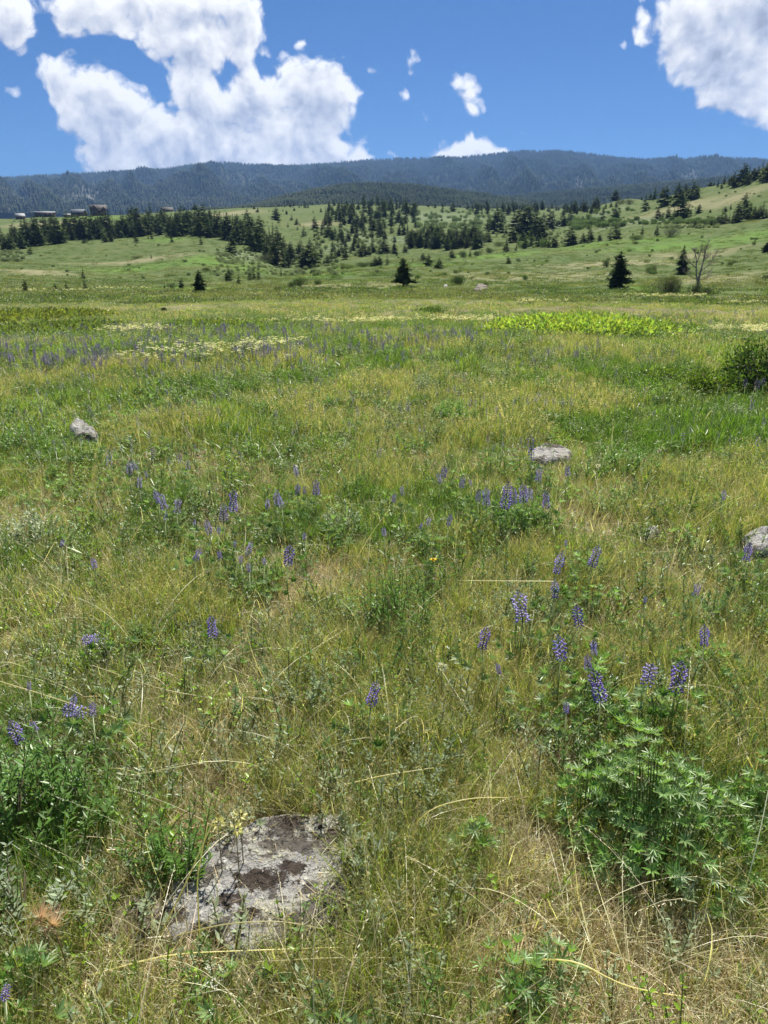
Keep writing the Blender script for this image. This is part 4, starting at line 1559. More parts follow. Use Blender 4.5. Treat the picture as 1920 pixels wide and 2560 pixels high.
def bush(name, cat, label, px, py, wpx, hpx, col, leaf=None, group=None, nl=None, lobes=9, flat=1.0, transl=True, deep=None):
    p = locate(px, py)
    w = wpx / F * depth_of(p)
    h = metres(p, hpx, py)
    t = empty(name, tuple(p), random.uniform(-.3, .3))
    tag(t, label, cat, group)
    dp = deep if deep else w * .8
    B, S = MB(), MB()
    lf = leaf or max(.02, min(.10, w * .05))
    n = nl or int(min(9000, max(500, 3.2 * w * (h + dp) / (lf * lf))))
    per = n // lobes
    for k in range(lobes):
        a = random.uniform(0, 6.283)
        rr = math.sqrt(random.random()) * .36
        cx, cy = rr * w * math.cos(a), rr * dp * math.sin(a)
        hh = h * random.uniform(.62, 1.0) * (1 - .9 * rr * rr)
        rad = np.array([w * .24 * random.uniform(.8, 1.2), dp * .26 * random.uniform(.8, 1.2), hh * .5])
        u = nrm(rng.normal(0, 1, (per, 3)))
        q = u * (rng.uniform(.25, 1.0, (per, 1)) ** .4) * (1 + .25 * (rng.uniform(-1, 1, (per, 1))))
        pos = np.array([cx, cy, hh * .54]) + q * rad
        pos[:, 2] = np.maximum(pos[:, 2], .02 * h)
        leaves(B, pos, u + rng.normal(0, .7, (per, 3)) + np.array([0, 0, .5]), u + rng.normal(0, .4, (per, 3)), lf * rng.uniform(.6, 1.3, per), lf * .3 * rng.uniform(.7, 1.2, per), jit(col, per, .2))
        tube(S, np.array([[0, 0, -.05], [cx * .5, cy * .5, hh * .3], [cx, cy, hh * .8]]), [w * .012, w * .009, w * .004], np.array((0.16, .13, .1)), 4)
        for _ in range(3):
            tube(S, np.array([[cx * .5, cy * .5, hh * .3], [cx + random.uniform(-1, 1) * rad[0] * .8, cy + random.uniform(-1, 1) * rad[1] * .8, hh * random.uniform(.7, 1.02)]]), [w * .006, w * .002], np.array((0.18, .15, .12)), 3)
    part('foliage', B.mesh('foliage', M_LEAF), t)
    part('stem', S.mesh('stem', M_BARK), t)
    return t


# foreground clumps
clump('leafy_clump', 'plant', 'broad leafy green clump filling the lower left edge', 40, 2110, 360, 300, 'lance', n=46)
clump('leafy_clump', 'plant', 'green leafy stems standing right of the lower left clump', 215, 2060, 190, 210, 'lance', n=20)
clump('leafy_clump', 'plant', 'pale blue-green narrow leaved stems below the lower left clump', 60, 2330, 190, 220, 'silver', n=14)
clump('lupine_clump', 'plant', 'big dome of bright green palmate lupine leaves at lower right', 1640, 2150, 400, 260, 'lupine', n=260)
clump('lupine_clump', 'plant', 'pale grey-green lupine leaves under the tallest purple spikes', 1640, 1880, 230, 160, 'lupine', n=110)
clump('lupine_clump', 'plant', 'lupine leaves under the spikes left of the big lower right clump', 1460, 1830, 230, 150, 'lupine', n=100)
clump('lupine_clump', 'plant', 'spreading lupine leaves joining the big clump on its left side', 1460, 2080, 220, 170, 'lupine', n=90)
clump('lupine_clump', 'plant', 'fresh green lupine leaves between the big clump and the tall spikes', 1590, 2000, 240, 170, 'lupine', n=100)
clump('lupine_clump', 'plant', 'low lupine leaves under the spikes in open grass at right', 1760, 1700, 150, 90, 'lupine', n=40)
clump('lupine_clump', 'plant', 'bright lupine leaves among the spikes above the leafy clump', 1480, 1560, 200, 90, 'lupine', n=50)
clump('lupine_clump', 'plant', 'low rosette of lupine leaves at the foot of the upper right spikes', 1400, 1450, 170, 80, 'lupine', n=40)
clump('lupine_clump', 'plant', 'low lupine leaf rosette at the bottom edge right of centre', 1270, 2520, 210, 120, 'lupine', n=56)
clump('lupine_clump', 'plant', 'low palmate rosette in dry grass at the bottom right', 1380, 2470, 130, 110, 'lupine', n=16)
clump('lupine_clump', 'plant', 'dark palmate leaves in the bottom left corner', 60, 2530, 220, 130, 'lupine', n=55)
clump('lupine_clump', 'plant', 'palmate leaves at the foot of the lone spike above the boulder', 955, 1850, 150, 100, 'lupine', n=34)
clump('lupine_clump', 'plant', 'palmate leaves crowding the right edge beside the big clump', 1900, 2070, 150, 180, 'lupine', n=55)
clump('lupine_clump', 'plant', 'light palmate leaves right of the big boulder', 1190, 2160, 150, 100, 'lupine', n=34)
clump('forb_clump', 'plant', 'dark green upright forb clump in the middle of the meadow', 990, 1590, 190, 190, 'dark', n=40)
clump('forb_clump', 'plant', 'narrow green forb stems under the yellow flower', 1075, 1500, 100, 120, 'dark', n=16)
clump('forb_clump', 'plant', 'silvery sage clump right of the big boulder', 920, 2180, 130, 110, 'silver', n=14)
clump('forb_clump', 'plant', 'dark green small leaved forb creeping over the boulder edge', 450, 2190, 150, 170, 'dark', n=26)
clump('forb_clump', 'plant', 'bright green lacy forb right of the silvery sage clump', 1000, 2200, 90, 80, 'bright', n=16)
clump('sage_shrub', 'shrub', 'silver-green leafy shrub at the left edge above the dry grass', 60, 1370, 150, 110, 'silver', n=46)
clump('forb_clump', 'plant', 'silvery leafy stems in the group of lupines left of centre', 850, 1345, 120, 90, 'silver', n=18)
clump('forb_clump', 'plant', 'bright yellow-green leafy forb above the lone tilted lupine', 250, 1480, 90, 60, 'bright', n=16)
clump('forb_clump', 'plant', 'green shrubby forb beside the cluster at left edge', 180, 1210, 120, 80, 'bright', n=26)
clump('forb_clump', 'plant', 'green leafy bush behind the pale pointed rock', 70, 1130, 130, 80, 'lance', n=26)
clump('forb_clump', 'plant', 'grey-green upright forb clump just left of centre', 672, 1048, 85, 55, 'lance', n=40)
clump('forb_clump', 'plant', 'small round grey-green forb left of the upright clump', 590, 978, 50, 30, 'lance', n=24)
clump('forb_clump', 'plant', 'broad grey-green bushy forb right of centre', 1130, 1062, 100, 75, 'lance', n=46)
clump('forb_clump', 'plant', 'silver low sage mound right of centre in the far grass', 1057, 975, 75, 42, 'silver', n=40)
clump('forb_clump', 'plant', 'loose grey-green forb between the two upright clumps', 830, 1030, 70, 46, 'lance', n=24)
clump('forb_clump', 'plant', 'pale pea-green mound above the centre of the meadow', 862, 1140, 50, 40, 'silver', n=18)
clump('forb_clump', 'plant', 'grey-green forb mass below the dark shrub at right', 1830, 1060, 120, 60, 'silver', n=36)
clump('forb_clump', 'plant', 'green forb clump right of the pale flat rock', 1560, 1180, 170, 80, 'lance', n=44)
clump('forb_clump', 'plant', 'green forb clump under the dense lupine row', 1300, 1330, 190, 90, 'lance', n=44)
clump('forb_clump', 'plant', 'green forb clump under the tall spike left of centre', 640, 1480, 200, 90, 'grassy', n=30)

# dark shrub at the right edge, thicket mounds and low mats
bush('shrub', 'shrub', 'dark broad shrub cut by the right edge of the view', 1905, 985, 210, 150, (0.075, 0.135, 0.028), .045, lobes=14)
bush('shrub', 'shrub', 'low yellow-green shrub skirt left of the dark right edge shrub', 1770, 985, 150, 70, (0.13, 0.20, 0.035), .040, lobes=9)
bush('shrub', 'shrub', 'low green shrub in the grass above the small sage mound at right', 1650, 960, 120, 45, (0.14, 0.21, 0.045), .040, lobes=8)
bush('shrub_mound', 'shrub', 'wide bright yellow-green snowberry mound across the right meadow', 1450, 846, 430, 54, (0.31, 0.41, 0.09), .10, lobes=130, deep=2.2, nl=34000)
bush('shrub_mound', 'shrub', 'small yellow-green tail at the right end of the bright mound', 1700, 828, 110, 14, (0.22, 0.32, 0.05), .075, lobes=10, deep=1.6, nl=3500)
bush('shrub_mat', 'shrub', 'low green shrub mat at the left edge, the upper one', 110, 801, 330, 24, (0.24, 0.29, 0.07), .14, lobes=50, deep=5, nl=13000)
bush('shrub_mat', 'shrub', 'low darker green shrub mat at the left edge, the lower one', 130, 838, 340, 24, (0.19, 0.25, 0.065), .12, lobes=50, deep=3.5, nl=13000)
bush('shrub_mat', 'shrub', 'low green shrub mat left of centre with a brighter right end', 560, 829, 320, 20, (0.19, 0.26, 0.065), .12, lobes=50, deep=3, nl=12000)
bush('shrub', 'shrub', 'small dark green tussock right of the cream flower strip', 1050, 840, 50, 20, (0.12, 0.2, 0.05), .05, lobes=5)
bush('shrub', 'shrub', 'low grey-green shrub pair on the near slope above the meadow', 1080, 782, 80, 12, (0.11, 0.18, 0.05), .09, lobes=8, deep=2)
bush('shrub', 'shrub', 'tiny round dark shrub on the left meadow', 410, 778, 12, 8, (0.06, 0.10, 0.03), .08, lobes=3)

# mid-distance bushes
G = (0.075, 0.125, 0.035)
for (px, py, w, h, c, lab) in [
    (1143, 712, 50, 26, (0.05, 0.09, 0.022), 'dark round spreading shrub right of the lone central pine'),
    (1216, 717, 16, 13, (0.09, 0.12, 0.04), 'small bush behind the grey boulder on the slope'),
    (1670, 738, 78, 52, (0.10, 0.135, 0.055), 'big twiggy grey-green shrub left of the dead tree'),
    (1737, 745, 38, 44, (0.03, 0.06, 0.015), 'dark bush at the foot of the dead tree'),
    (1765, 737, 36, 18, (0.06, 0.09, 0.03), 'low bush at the right foot of the dead tree'),
    (1629, 684, 30, 22, (0.08, 0.12, 0.03), 'round bush between the lone fir and the big twiggy shrub'),
    (1825, 666, 22, 13, (0.07, 0.11, 0.03), 'small round bush right of the dead tree'),
    (1914, 702, 18, 17, (0.04, 0.07, 0.02), 'small dark bush at the right edge'),
    (1516, 668, 24, 24, (0.10, 0.15, 0.06), 'pale bush left behind the lone fir'),
    (1673, 593, 62, 30, (0.09, 0.13, 0.06), 'broad grey-green bush below the tall pair at right'),
    (1590, 600, 40, 15, (0.10, 0.15, 0.06), 'low grey bush on the bright green swale'),
    (1587, 610, 24, 9, (0.14, 0.19, 0.08), 'small pale bush in front of the low grey bush'),
    (750, 717, 44, 26, (0.05, 0.09, 0.022), 'dark wide bush below the mouth of the gully'),
    (727, 720, 22, 19, (0.05, 0.09, 0.022), 'dark bush touching the left of the wide gully bush'),
    (795, 712, 24, 14, (0.06, 0.10, 0.03), 'smaller dark bush right of the wide gully bush'),
    (694, 727, 22, 11, (0.09, 0.12, 0.05), 'grey low bush left of the gully bushes'),
    (431, 723, 26, 20, (0.11, 0.16, 0.06), 'pale round bush between two small firs at left'),
    (490, 737, 20, 12, (0.07, 0.11, 0.03), 'low dark bush at the foot of the left lone fir'),
    (1157, 645, 24, 22, (0.06, 0.11, 0.03), 'round green bush at the end of the middle grove'),
    (1195, 640, 26, 15, (0.07, 0.12, 0.03), 'low bush right of the round green bush'),
    (1225, 634, 22, 18, (0.07, 0.12, 0.03), 'bush at the edge of the bright strip'),
    (1245, 615, 46, 12, (0.11, 0.16, 0.05), 'long low bush under the tall pointed fir'),
    (213, 609, 16, 12, (0.05, 0.08, 0.025), 'small round bush below the left grove'),
    (870, 672, 60, 14, (0.12, 0.17, 0.04), 'yellow-green thicket on the crest of the middle meadow, left part'),
    (910, 668, 40, 15, (0.09, 0.14, 0.035), 'darker thicket on the crest of the middle meadow, right part'),
    (560, 640, 60, 10, (0.16, 0.2, 0.11), 'grey sagebrush patch below the left grove'),
    (580, 660, 66, 12, (0.16, 0.2, 0.11), 'grey sagebrush patch on the bright bank'),
    (660, 655, 50, 24, (0.06, 0.09, 0.035), 'dark brush under the end of the left grove'),
    (515, 678, 24, 10, (0.08, 0.12, 0.05), 'low bush above the left firs'),
    (343, 646, 30, 8, (0.17, 0.21, 0.11), 'pale sage patch on the rounded hill'),
    (460, 655, 18, 7, (0.15, 0.19, 0.1), 'small pale sage patch at the edge of the bright bank'),
    (115, 562, 20, 17, (0.06, 0.09, 0.03), 'rounded bush above the left grove'),
    (1550, 512, 24, 16, (0.06, 0.09, 0.03), 'dark bush on the right ridge slope'),
    (1575, 512, 26, 18, (0.08, 0.10, 0.045), 'brownish bush on the right ridge slope'),
]:
    bush('bush', 'bush', lab, px, py, w, h, c, group='bushes on the slopes')

# brushy draws: bluish willows and low thickets as one mass
def willow(k):
    B = MB()
    n = 260
    for q in range(4):
        c = np.array([random.uniform(-.5, .5), random.uniform(-.5, .5), random.uniform(.4, .6)])
        u = nrm(rng.normal(0, 1, (n, 3)))
        pos = c + u * (rng.uniform(.3, 1, (n, 1)) ** .5) * np.array([.6, .6, .5])
        pos[:, 2] = np.maximum(pos[:, 2], .02)
        col = ((0.15, 0.21, 0.11), (0.11, 0.175, 0.06), (0.20, 0.25, 0.14))[k % 3]
        leaves(B, pos, u + rng.normal(0, .8, (n, 3)), u, rng.uniform(.08, .2, n), rng.uniform(.03, .06, n), jit(col, n, .22))
    return B.mesh('thicket_clump', M_LEAF)


WL = [willow(k) for k in range(6)]
WP, WS, WI = [], [], []
for (x0, x1, y0, y1, n, s0, s1, kk) in [(1040, 1260, 528, 575, 90, 1.2, 2.6, 0), (1040, 1200, 560, 590, 36, 1.2, 2.6, 0), (1560, 1800, 550, 562, 80, .6, 1.5, 1), (1430, 1560, 545, 570, 50, 1.0, 2.4, 1),
                                        (1420, 1480, 552, 575, 30, 1.5, 2.6, 1), (780, 960, 575, 640, 130, .7, 1.6, 2), (540, 700, 626, 690, 150, .35, .8, 2), (690, 860, 640, 690, 60, .6, 1.4, 2), (0, 60, 630, 655, 50, .5, 1.2, 2),
                                        (1290, 1360, 596, 622, 24, 1.2, 2.2, 1), (1180, 1420, 575, 600, 60, .6, 1.3, 2), (900, 1050, 530, 560, 60, 1, 2, 0), (1480, 1580, 520, 540, 20, .8, 1.8, 1),
                                        (1650, 1800, 566, 572, 40, .5, 1.0, 2), (0, 1900, 560, 700, 170, .25, .7, 1), (1300, 1900, 480, 560, 60, .3, .8, 1), (0, 700, 525, 560, 40, .4, 1.0, 1)]:
    for _ in range(n):
        q = locate(random.uniform(x0, x1), random.uniform(y0, y1))
        WP.append(q)
        WS.append(random.uniform(s0, s1))
        WI.append(random.choice((kk, kk + 3)) if kk < 3 else kk)
scatter('brush', WL, np.array(WP), np.array(WS), np.array(WI) % 6, 'low brush and willow thickets filling the draws between the slopes')

# leafy mottling on the far grass: tussocks out to the hillside
x, y = ring_points(70, 520, 1.7, 6.5, .62)
x2 = x
TC = [((0.10, 0.165, 0.035), (0.15, 0.19, 0.055)), ((0.15, 0.19, 0.055), (0.20, 0.20, 0.08)), ((0.08, 0.13, 0.03), (0.115, 0.17, 0.04))]
TUS = []
for k in range(3):
    B = MB()
    blades(B, 160, 1.6, .12, .32, .05, .35, .6, TC[k], K=5)
    TUS.append(B.mesh('tussock', M_GRASS))
idx = np.clip((fbm(x * .03, y * .03, 131, 3) - .3) / .4 * 3, 0, 2).astype(int)
scatter('hillside_grass', TUS, pts3(x, y), rng.uniform(.5, 1.2, len(x)), idx, 'grass tussocks on the far slopes')

# ------------------------------------------------------------------ conifers
def conifer(seed, whorls, per, sub, rad, shape=1.0, top=.0, bare=.06, col=(0.035, 0.062, 0.022), sparse=.1):
    r0 = np.random.default_rng(seed)
    B, S = MB(), MB()
    wob = r0.normal(0, .008, (6, 2))
    tz = np.linspace(-.02, 1.0, 6)
    tp = np.stack([wob[:, 0], wob[:, 1], tz], -1)
    tube(S, tp, np.linspace(.022, .003, 6), np.array((0.11, 0.085, 0.065)), 6)
    n = whorls * per
    t = np.repeat(np.linspace(0, 1, whorls) ** 1.05, per) + r0.normal(0, .012, n)
    t = np.clip(t, 0, 1)
    z = bare + (1 - bare) * t * .985
    L = 1.22 * rad * (1 - t) ** (.85 * shape) * r0.uniform(.62, 1.12, n) + .012
    L *= 1 + .25 * np.sin(t * 31 + seed)
    L *= np.where(t < .08, r0.uniform(.4, .9, n), 1)
    keep = r0.uniform(0, 1, n) > sparse
    t, z, L = t[keep], z[keep], L[keep]
    n = len(t)
    ph = r0.uniform(0, 6.283, n)
    o = np.stack([np.cos(ph), np.sin(ph), np.zeros(n)], -1)
    droop = r0.uniform(-.05, .42, n) * (1 - t)
    lift = .25 * t
    # needle sprays along each branch
    for s in range(sub):
        f = (s + r0.uniform(.3, 1.0, n)) / sub
        pos = o * (L * f)[:, None]
        pos[:, 2] = z + L * (lift * f - droop * f * f)
        sidev = np.stack([-np.sin(ph), np.cos(ph), np.zeros(n)], -1)
        for sg in (-1, 1):
            d = o * .8 + sidev * sg * r0.uniform(.5, 1.1, (n, 1)) + np.array([0, 0, 1.0]) * r0.uniform(-.45, .25, (n, 1))
            ll = L * .42 * (1.15 - f * .5) * r0.uniform(.7, 1.2, n) + .008
            leaves(B, pos, d, np.tile([0, 0, 1.0], (n, 1)) + r0.normal(0, .45, (n, 3)), ll, ll * .36, jit(col, n, .22, r0), .2, .1)
    d = o + np.array([0, 0, 1.0]) * (lift - droop)[:, None]
    pos = np.zeros((n, 3))
    pos[:, 2] = z
    leaves(B, pos, d, np.tile([0, 0, 1.0], (n, 1)), L, L * .22, jit(col, n, .2, r0), .2, .1)
    return B.mesh('crown', M_NEEDLE), S.mesh('trunk', M_BARK, smooth=True)


GC = (0.070, 0.108, 0.036)
CON_BIG = [conifer(s, 26, 8, 6, rd, sh, bare=ba, col=cc, sparse=sp) for s, rd, sh, ba, cc, sp in
           [(1, .30, .9, .13, GC, .12), (2, .34, .8, .05, GC, .05), (3, .20, 1.0, .04, (0.062, 0.10, 0.042), .08), (4, .33, .75, .16, (0.068, 0.098, 0.036), .22)]]
CON_MID = [conifer(10 + s, 17, 7, 3, rd, sh, bare=ba, col=cc, sparse=.1) for s, (rd, sh, ba, cc) in enumerate(
    [(.21, 1.0, .03, GC), (.25, .9, .04, (0.066, 0.100, 0.034)), (.30, .85, .05, GC), (.18, 1.0, .02, (0.074, 0.112, 0.044)), (.27, .7, .06, (0.072, 0.10, 0.04)), (.33, .8, .06, (0.062, 0.098, 0.036)),
     (.16, 1.0, .03, (0.066, 0.104, 0.040)), (.36, .65, .08, (0.08, 0.105, 0.045))])]


def place_tree(px, py, hpx, label, group, kindset=None, widen=1.0, k=None, name='conifer', depth_jit=0.0):
    p = locate(px, py)
    if depth_jit:
        q = p[:2] * (1 + depth_jit)
        p = np.array([q[0], q[1], float(ground_z(q[0], q[1]))])
    h = metres(p, hpx * 1.1, py)
    big = hpx > 50 and kindset is not None
    src = kindset if kindset is not None else CON_MID
    kk = random.randrange(len(src)) if k is None else k
    t = empty(name, tuple(p), random.uniform(0, 6.28))
    tag(t, label, 'tree', group)
    c = part('crown', src[kk][0], t)
    s = part('trunk', src[kk][1], t)
    w = h * widen * random.uniform(.9, 1.12)
    c.scale = (w, w, h)
    s.scale = (h, h, h)
    return t


NCON = 0
# lone trees that stand apart
for (px, py, hp, w, k, lab) in [
    (1008, 719, 68, .9, 3, 'lone dark pine with ragged boughs in the centre of the slope'),
    (1544, 721, 84, .80, 1, 'large lone dark fir with a bare foot right of centre'),
    (1703, 686, 66, 1.15, 2, 'layered spruce standing just left behind the dead tree'),
    (500, 731, 52, .95, 0, 'lone fir with a visible trunk left of centre'),
    (1916, 631, 24, 1.3, 1, 'dark fir cut by the right edge of the view'),
]:
    place_tree(px, py, hp, lab, 'trees standing alone on the slopes', CON_BIG, w, k)
    NCON += 1

ZT_ = {
    'in the row along the foot of the left slope': [(64, 727, 27), (139, 727, 18), (167, 725, 23), (213, 725, 27), (209, 698, 27), (412, 722, 14), (454, 722, 26)],
    'in the open ground below the left grove': [(76, 636, 27), (262, 606, 20), (277, 605, 24), (341, 606, 26), (371, 598, 10), (380, 598, 18), (378, 645, 10), (430, 607, 27), (524, 595, 28), (503, 612, 23), (581, 636, 46), (565, 626, 15)],
    'high on the left ridge': [(86, 557, 11), (91, 557, 11), (102, 558, 11), (344, 541, 9), (461, 523, 10), (487, 522, 15), (130, 560, 20), (356, 538, 6), (315, 541, 5), (451, 526, 7)],
    'in the small group below the mouth of the gully': [(572, 704, 37), (597, 711, 25), (625, 701, 25), (635, 700, 34), (647, 700, 25), (703, 691, 19), (778, 684, 10)],
    'on the right bank of the gully': [(757, 674, 47), (771, 671, 56), (784, 663, 47), (801, 645, 30), (811, 662, 18), (818, 660, 21), (831, 654, 38), (840, 655, 18), (864, 649, 46), (753, 645, 42), (775, 628, 32), (745, 640, 26)],
    'scattered over the open slope above the gully': [(760, 590, 25), (786, 573, 30), (793, 586, 22), (804, 588, 24), (807, 573, 22), (822, 592, 32), (691, 550, 31), (645, 531, 11), (729, 551, 15), (742, 562, 15), (720, 568, 12), (744, 575, 12),
                                                      (716, 536, 10), (707, 529, 8), (736, 527, 8), (783, 533, 9), (802, 531, 11), (635, 523, 9), (763, 520, 15), (662, 518, 7), (770, 520, 8), (786, 594, 6), (690, 535, 10), (750, 565, 8), (673, 530, 7), (712, 518, 6)],
    'along the crest above the central slope': [(836, 515, 16), (870, 515, 11), (946, 527, 32), (961, 532, 26), (1106, 532, 26), (1132, 529, 21), (1088, 520, 14), (1040, 519, 13), (1169, 524, 9), (1257, 531, 22), (1271, 532, 24), (925, 515, 14), (905, 512, 10), (680, 517, 6), (696, 517, 7), (620, 519, 6)],
    'in front of the central grove': [(911, 641, 28), (923, 637, 21), (949, 636, 21), (962, 634, 34), (968, 663, 25), (948, 664, 23), (937, 666, 25), (928, 667, 19), (1032, 655, 10), (1058, 652, 18), (1071, 666, 29), (1097, 672, 24), (1130, 646, 21), (1175, 642, 21), (1012, 632, 20), (985, 634, 26)],
    'between the middle grove and the tall firs': [(1270, 660, 19), (1265, 630, 29), (1290, 627, 19), (1190, 614, 35), (1183, 612, 55), (1280, 607, 37), (1215, 604, 26), (1222, 606, 22), (1243, 583, 62), (1222, 575, 38), (1260, 590, 14), (1265, 585, 12)],
    'in the tall group right of centre': [(1295, 584, 56), (1317, 593, 72), (1334, 588, 60), (1350, 600, 52), (1305, 612, 34), (1328, 616, 46), (1345, 618, 46), (1360, 616, 30), (1371, 618, 26), (1386, 618, 27), (1312, 622, 30), (1337, 598, 66)],
    'strung along the line of the bright green swale': [(1424, 613, 42), (1436, 610, 20), (1457, 608, 25), (1474, 605, 34), (1499, 603, 17), (1525, 601, 34), (1540, 598, 38), (1605, 587, 25), (1641, 589, 25), (1738, 568, 13), (1762, 563, 13), (1778, 565, 15), (1786, 566, 16), (1727, 566, 8)],
    'on the lower right slope': [(1374, 572, 41), (1406, 566, 32), (1424, 560, 35), (1359, 554, 22), (1506, 557, 34), (1537, 548, 29), (1471, 559, 23), (1456, 556, 16), (1395, 566, 16), (1644, 547, 28), (1669, 544, 24), (1655, 547, 14), (1718, 535, 19), (1727, 535, 14), (1747, 533, 21), (1699, 545, 58), (1684, 545, 22), (1775, 532, 8), (1795, 560, 15)],
    'on the upper right slope': [(1537, 503, 27), (1489, 521, 28), (1456, 523, 32), (1437, 520, 24), (1466, 527, 24), (1514, 522, 14), (1527, 519, 14), (1540, 518, 15), (1613, 526, 39), (1626, 498, 19), (1637, 492, 31), (1657, 486, 27), (1661, 514, 46), (1645, 508, 12), (1693, 511, 50), (1712, 500, 38), (1733, 498, 42), (1743, 494, 36), (1604, 500, 9), (1570, 497, 7)],
    'near the top of the right hill': [(1776, 462, 12), (1785, 460, 15), (1794, 468, 19), (1803, 472, 14), (1810, 461, 24), (1833, 468, 36), (1826, 464, 22), (1855, 462, 50), (1869, 462, 44), (1883, 452, 30), (1902, 452, 48), (1914, 452, 42), (1862, 455, 44), (1893, 448, 30), (1925, 452, 50), (1774, 448, 6)],
    'in the low belt under the right hill': [(1784, 557, 14), (1795, 558, 18), (1802, 560, 34), (1812, 559, 26), (1822, 558, 24), (1832, 557, 30), (1841, 556, 26), (1849, 555, 20), (1861, 517, 34), (1870, 552, 24), (1880, 550, 28), (1893, 548, 30), (1905, 546, 40), (1914, 545, 22), (1845, 538, 30), (1862, 545, 36), (1826, 524, 16), (1813, 530, 12), (1875, 530, 18), (1886, 535, 20), (1890, 548, 22), (1899, 540, 24)],
}
for z, its in ZT_.items():
    its.sort()
    for i, (px, py, hp) in enumerate(its):
        o_ = ordinal(i, len(its))
        size = 'tall ' if hp > 40 else 'tiny ' if hp < 13 else 'small ' if hp < 22 else ''
        place_tree(px, py, hp, '%sdark conifer %s, %s' % (size, z, o_), 'conifers ' + z, CON_MID, 1.28)
        NCON += 1


def edge(pts, x):
    return float(np.interp(x, [p[0] for p in pts], [p[1] for p in pts]))


# groves: rows from the back to the front edge, back rows first
GROVE = []
L_TOP = [(0, 590), (60, 590), (130, 588), (260, 584), (330, 575), (430, 562), (520, 560), (600, 570), (660, 590), (700, 620), (725, 650)]
L_BOT = [(0, 634), (40, 626), (90, 616), (150, 610), (240, 601), (330, 594), (400, 592), (480, 596), (540, 598), (600, 620), (660, 640), (690, 675), (738, 668)]
for i in range(150):
    x = 4 + (i + random.random()) / 150 * 730
    a, b = edge(L_TOP, x), edge(L_BOT, x)
    GROVE.append((x, a + (b - a) * (random.random() ** .7), random.uniform(42, 62) if x > 60 else random.uniform(34, 48), 0))
for i in range(46):
    x = random.uniform(1018, 1200)
    GROVE.append((x, random.uniform(602, 627) - abs(x - 1110) * .03, random.uniform(30, 50), 1))
for i in range(120):
    x = random.uniform(812, 1040)
    y0 = 512 + abs(x - 925) * .06
    y1 = 597 - abs(x - 950) * .16
    GROVE.append((x, y0 + (y1 - y0) * random.random(), random.uniform(19, 34), 2))
for i in range(34):
    GROVE.append((random.uniform(820, 1000), random.uniform(590, 645), random.uniform(14, 30), 2))
for i in range(46):
    x = random.uniform(1190, 1480)
    GROVE.append((x, random.uniform(524, 545) - (x - 1190) * .02, random.uniform(15, 30), 3))
GLAB = ['dark conifer packed in the dense grove on the left hillside', 'dark conifer packed in the dense middle grove below the brushy draw',
        'dark conifer in the wood covering the central slope', 'dark conifer in the thin belt below the far forest right of centre']
GGRP = ['conifers of the left grove', 'conifers of the middle grove', 'conifers of the central wood', 'conifers of the far belt']
GROVE.sort(key=lambda g: -g[2])
room = max(0, 300 - NCON)
# keep a share of each grove as single trees, the largest first
for g in GROVE[:room]:
    lab = GLAB[g[3]]
    if g[3] == 0:
        seg = ('at the far left end' if g[0] < 90 else 'below the long barn' if g[0] < 170 else 'below the dark house' if g[0] < 290 else 'between the house and the cabin'
               if g[0] < 390 else 'below the ridge cabin' if g[0] < 480 else 'near the right end' if g[0] < 600 else 'on the tail running down into the gully')
        lab = ('tall' if g[2] > 52 else 'shorter') + ' dark conifer of the dense left grove, ' + seg
    place_tree(g[0], g[1], g[2], lab, GGRP[g[3]], CON_MID)


def merged_conifer(k):
    B = MB()
    for me in CON_MID[k]:
        v = np.empty(len(me.vertices) * 3)
        me.vertices.foreach_get('co', v)
        f = np.empty(len(me.polygons) * 3, int)
        me.loops.foreach_get('vertex_index', f)
        c = np.empty(len(me.vertices) * 4)
        me.color_attributes['Col'].data.foreach_get('color', c)
        B.add(v.reshape(-1, 3), f.reshape(-1, 3), c.reshape(-1, 4)[:, :3])
    return B.mesh('conifer', M_NEEDLE)


MC = [merged_conifer(k) for k in range(8)]
rest = GROVE[room:]
for i in range(170):     # deeper rows of the left grove and the ridge fringe
    x = random.uniform(0, 735)
    a, b = edge(L_TOP, x), edge(L_BOT, x)
    rest.append((x, a + (b - a) * random.random() * .8, random.uniform(24, 44), 0))
for i in range(60):
    rest.append((random.uniform(600, 1230), random.uniform(512, 520), random.uniform(5, 10), 0))
for i in range(60):
    rest.append((random.uniform(1020, 1195), random.uniform(596, 622), random.uniform(18, 32), 0))
for i in range(70):
    rest.append((random.uniform(1180, 1500), random.uniform(519, 530), random.uniform(8, 18), 0))
pp, ss = [], []
for g in rest:
    q = locate(g[0], g[1])
    pp.append(q)
    h = metres(q, g[2], g[1])
    w = h * random.uniform(.9, 1.2)
    ss.append((w, w, h))
scatter('grove_trees', MC, np.array(pp), np.array(ss), rng.integers(0, 8, len(pp)), 'the many smaller conifers filling the groves and woods on the slopes', tilt=.02)

# far forest: simple conifers on the hills
def far_conifer(k):
    B = MB()
    n = 6
    col = ((0.032, 0.052, 0.022), (0.042, 0.066, 0.028), (0.055, 0.075, 0.035))[k % 3]
    for (z0, z1, r) in [(.05, .55, .20), (.3, .8, .145), (.55, 1.0, .09)]:
        a = np.linspace(0, 6.283, n, endpoint=False) + random.random()
        rr = r * rng.uniform(.7, 1.25, n)
        v = np.vstack([np.stack([rr * np.cos(a), rr * np.sin(a), z0 + rng.uniform(-.04, .04, n)], -1), [[0, 0, z1]]])
        f = [(i, (i + 1) % n, n) for i in range(n)]
        B.add(v, f, np.array(col) * random.uniform(.85, 1.15))
    return B.mesh('far_conifer', M_NEEDLE)


FCN = [far_conifer(k) for k in range(6)]
FP, FS, FI = [], [], []


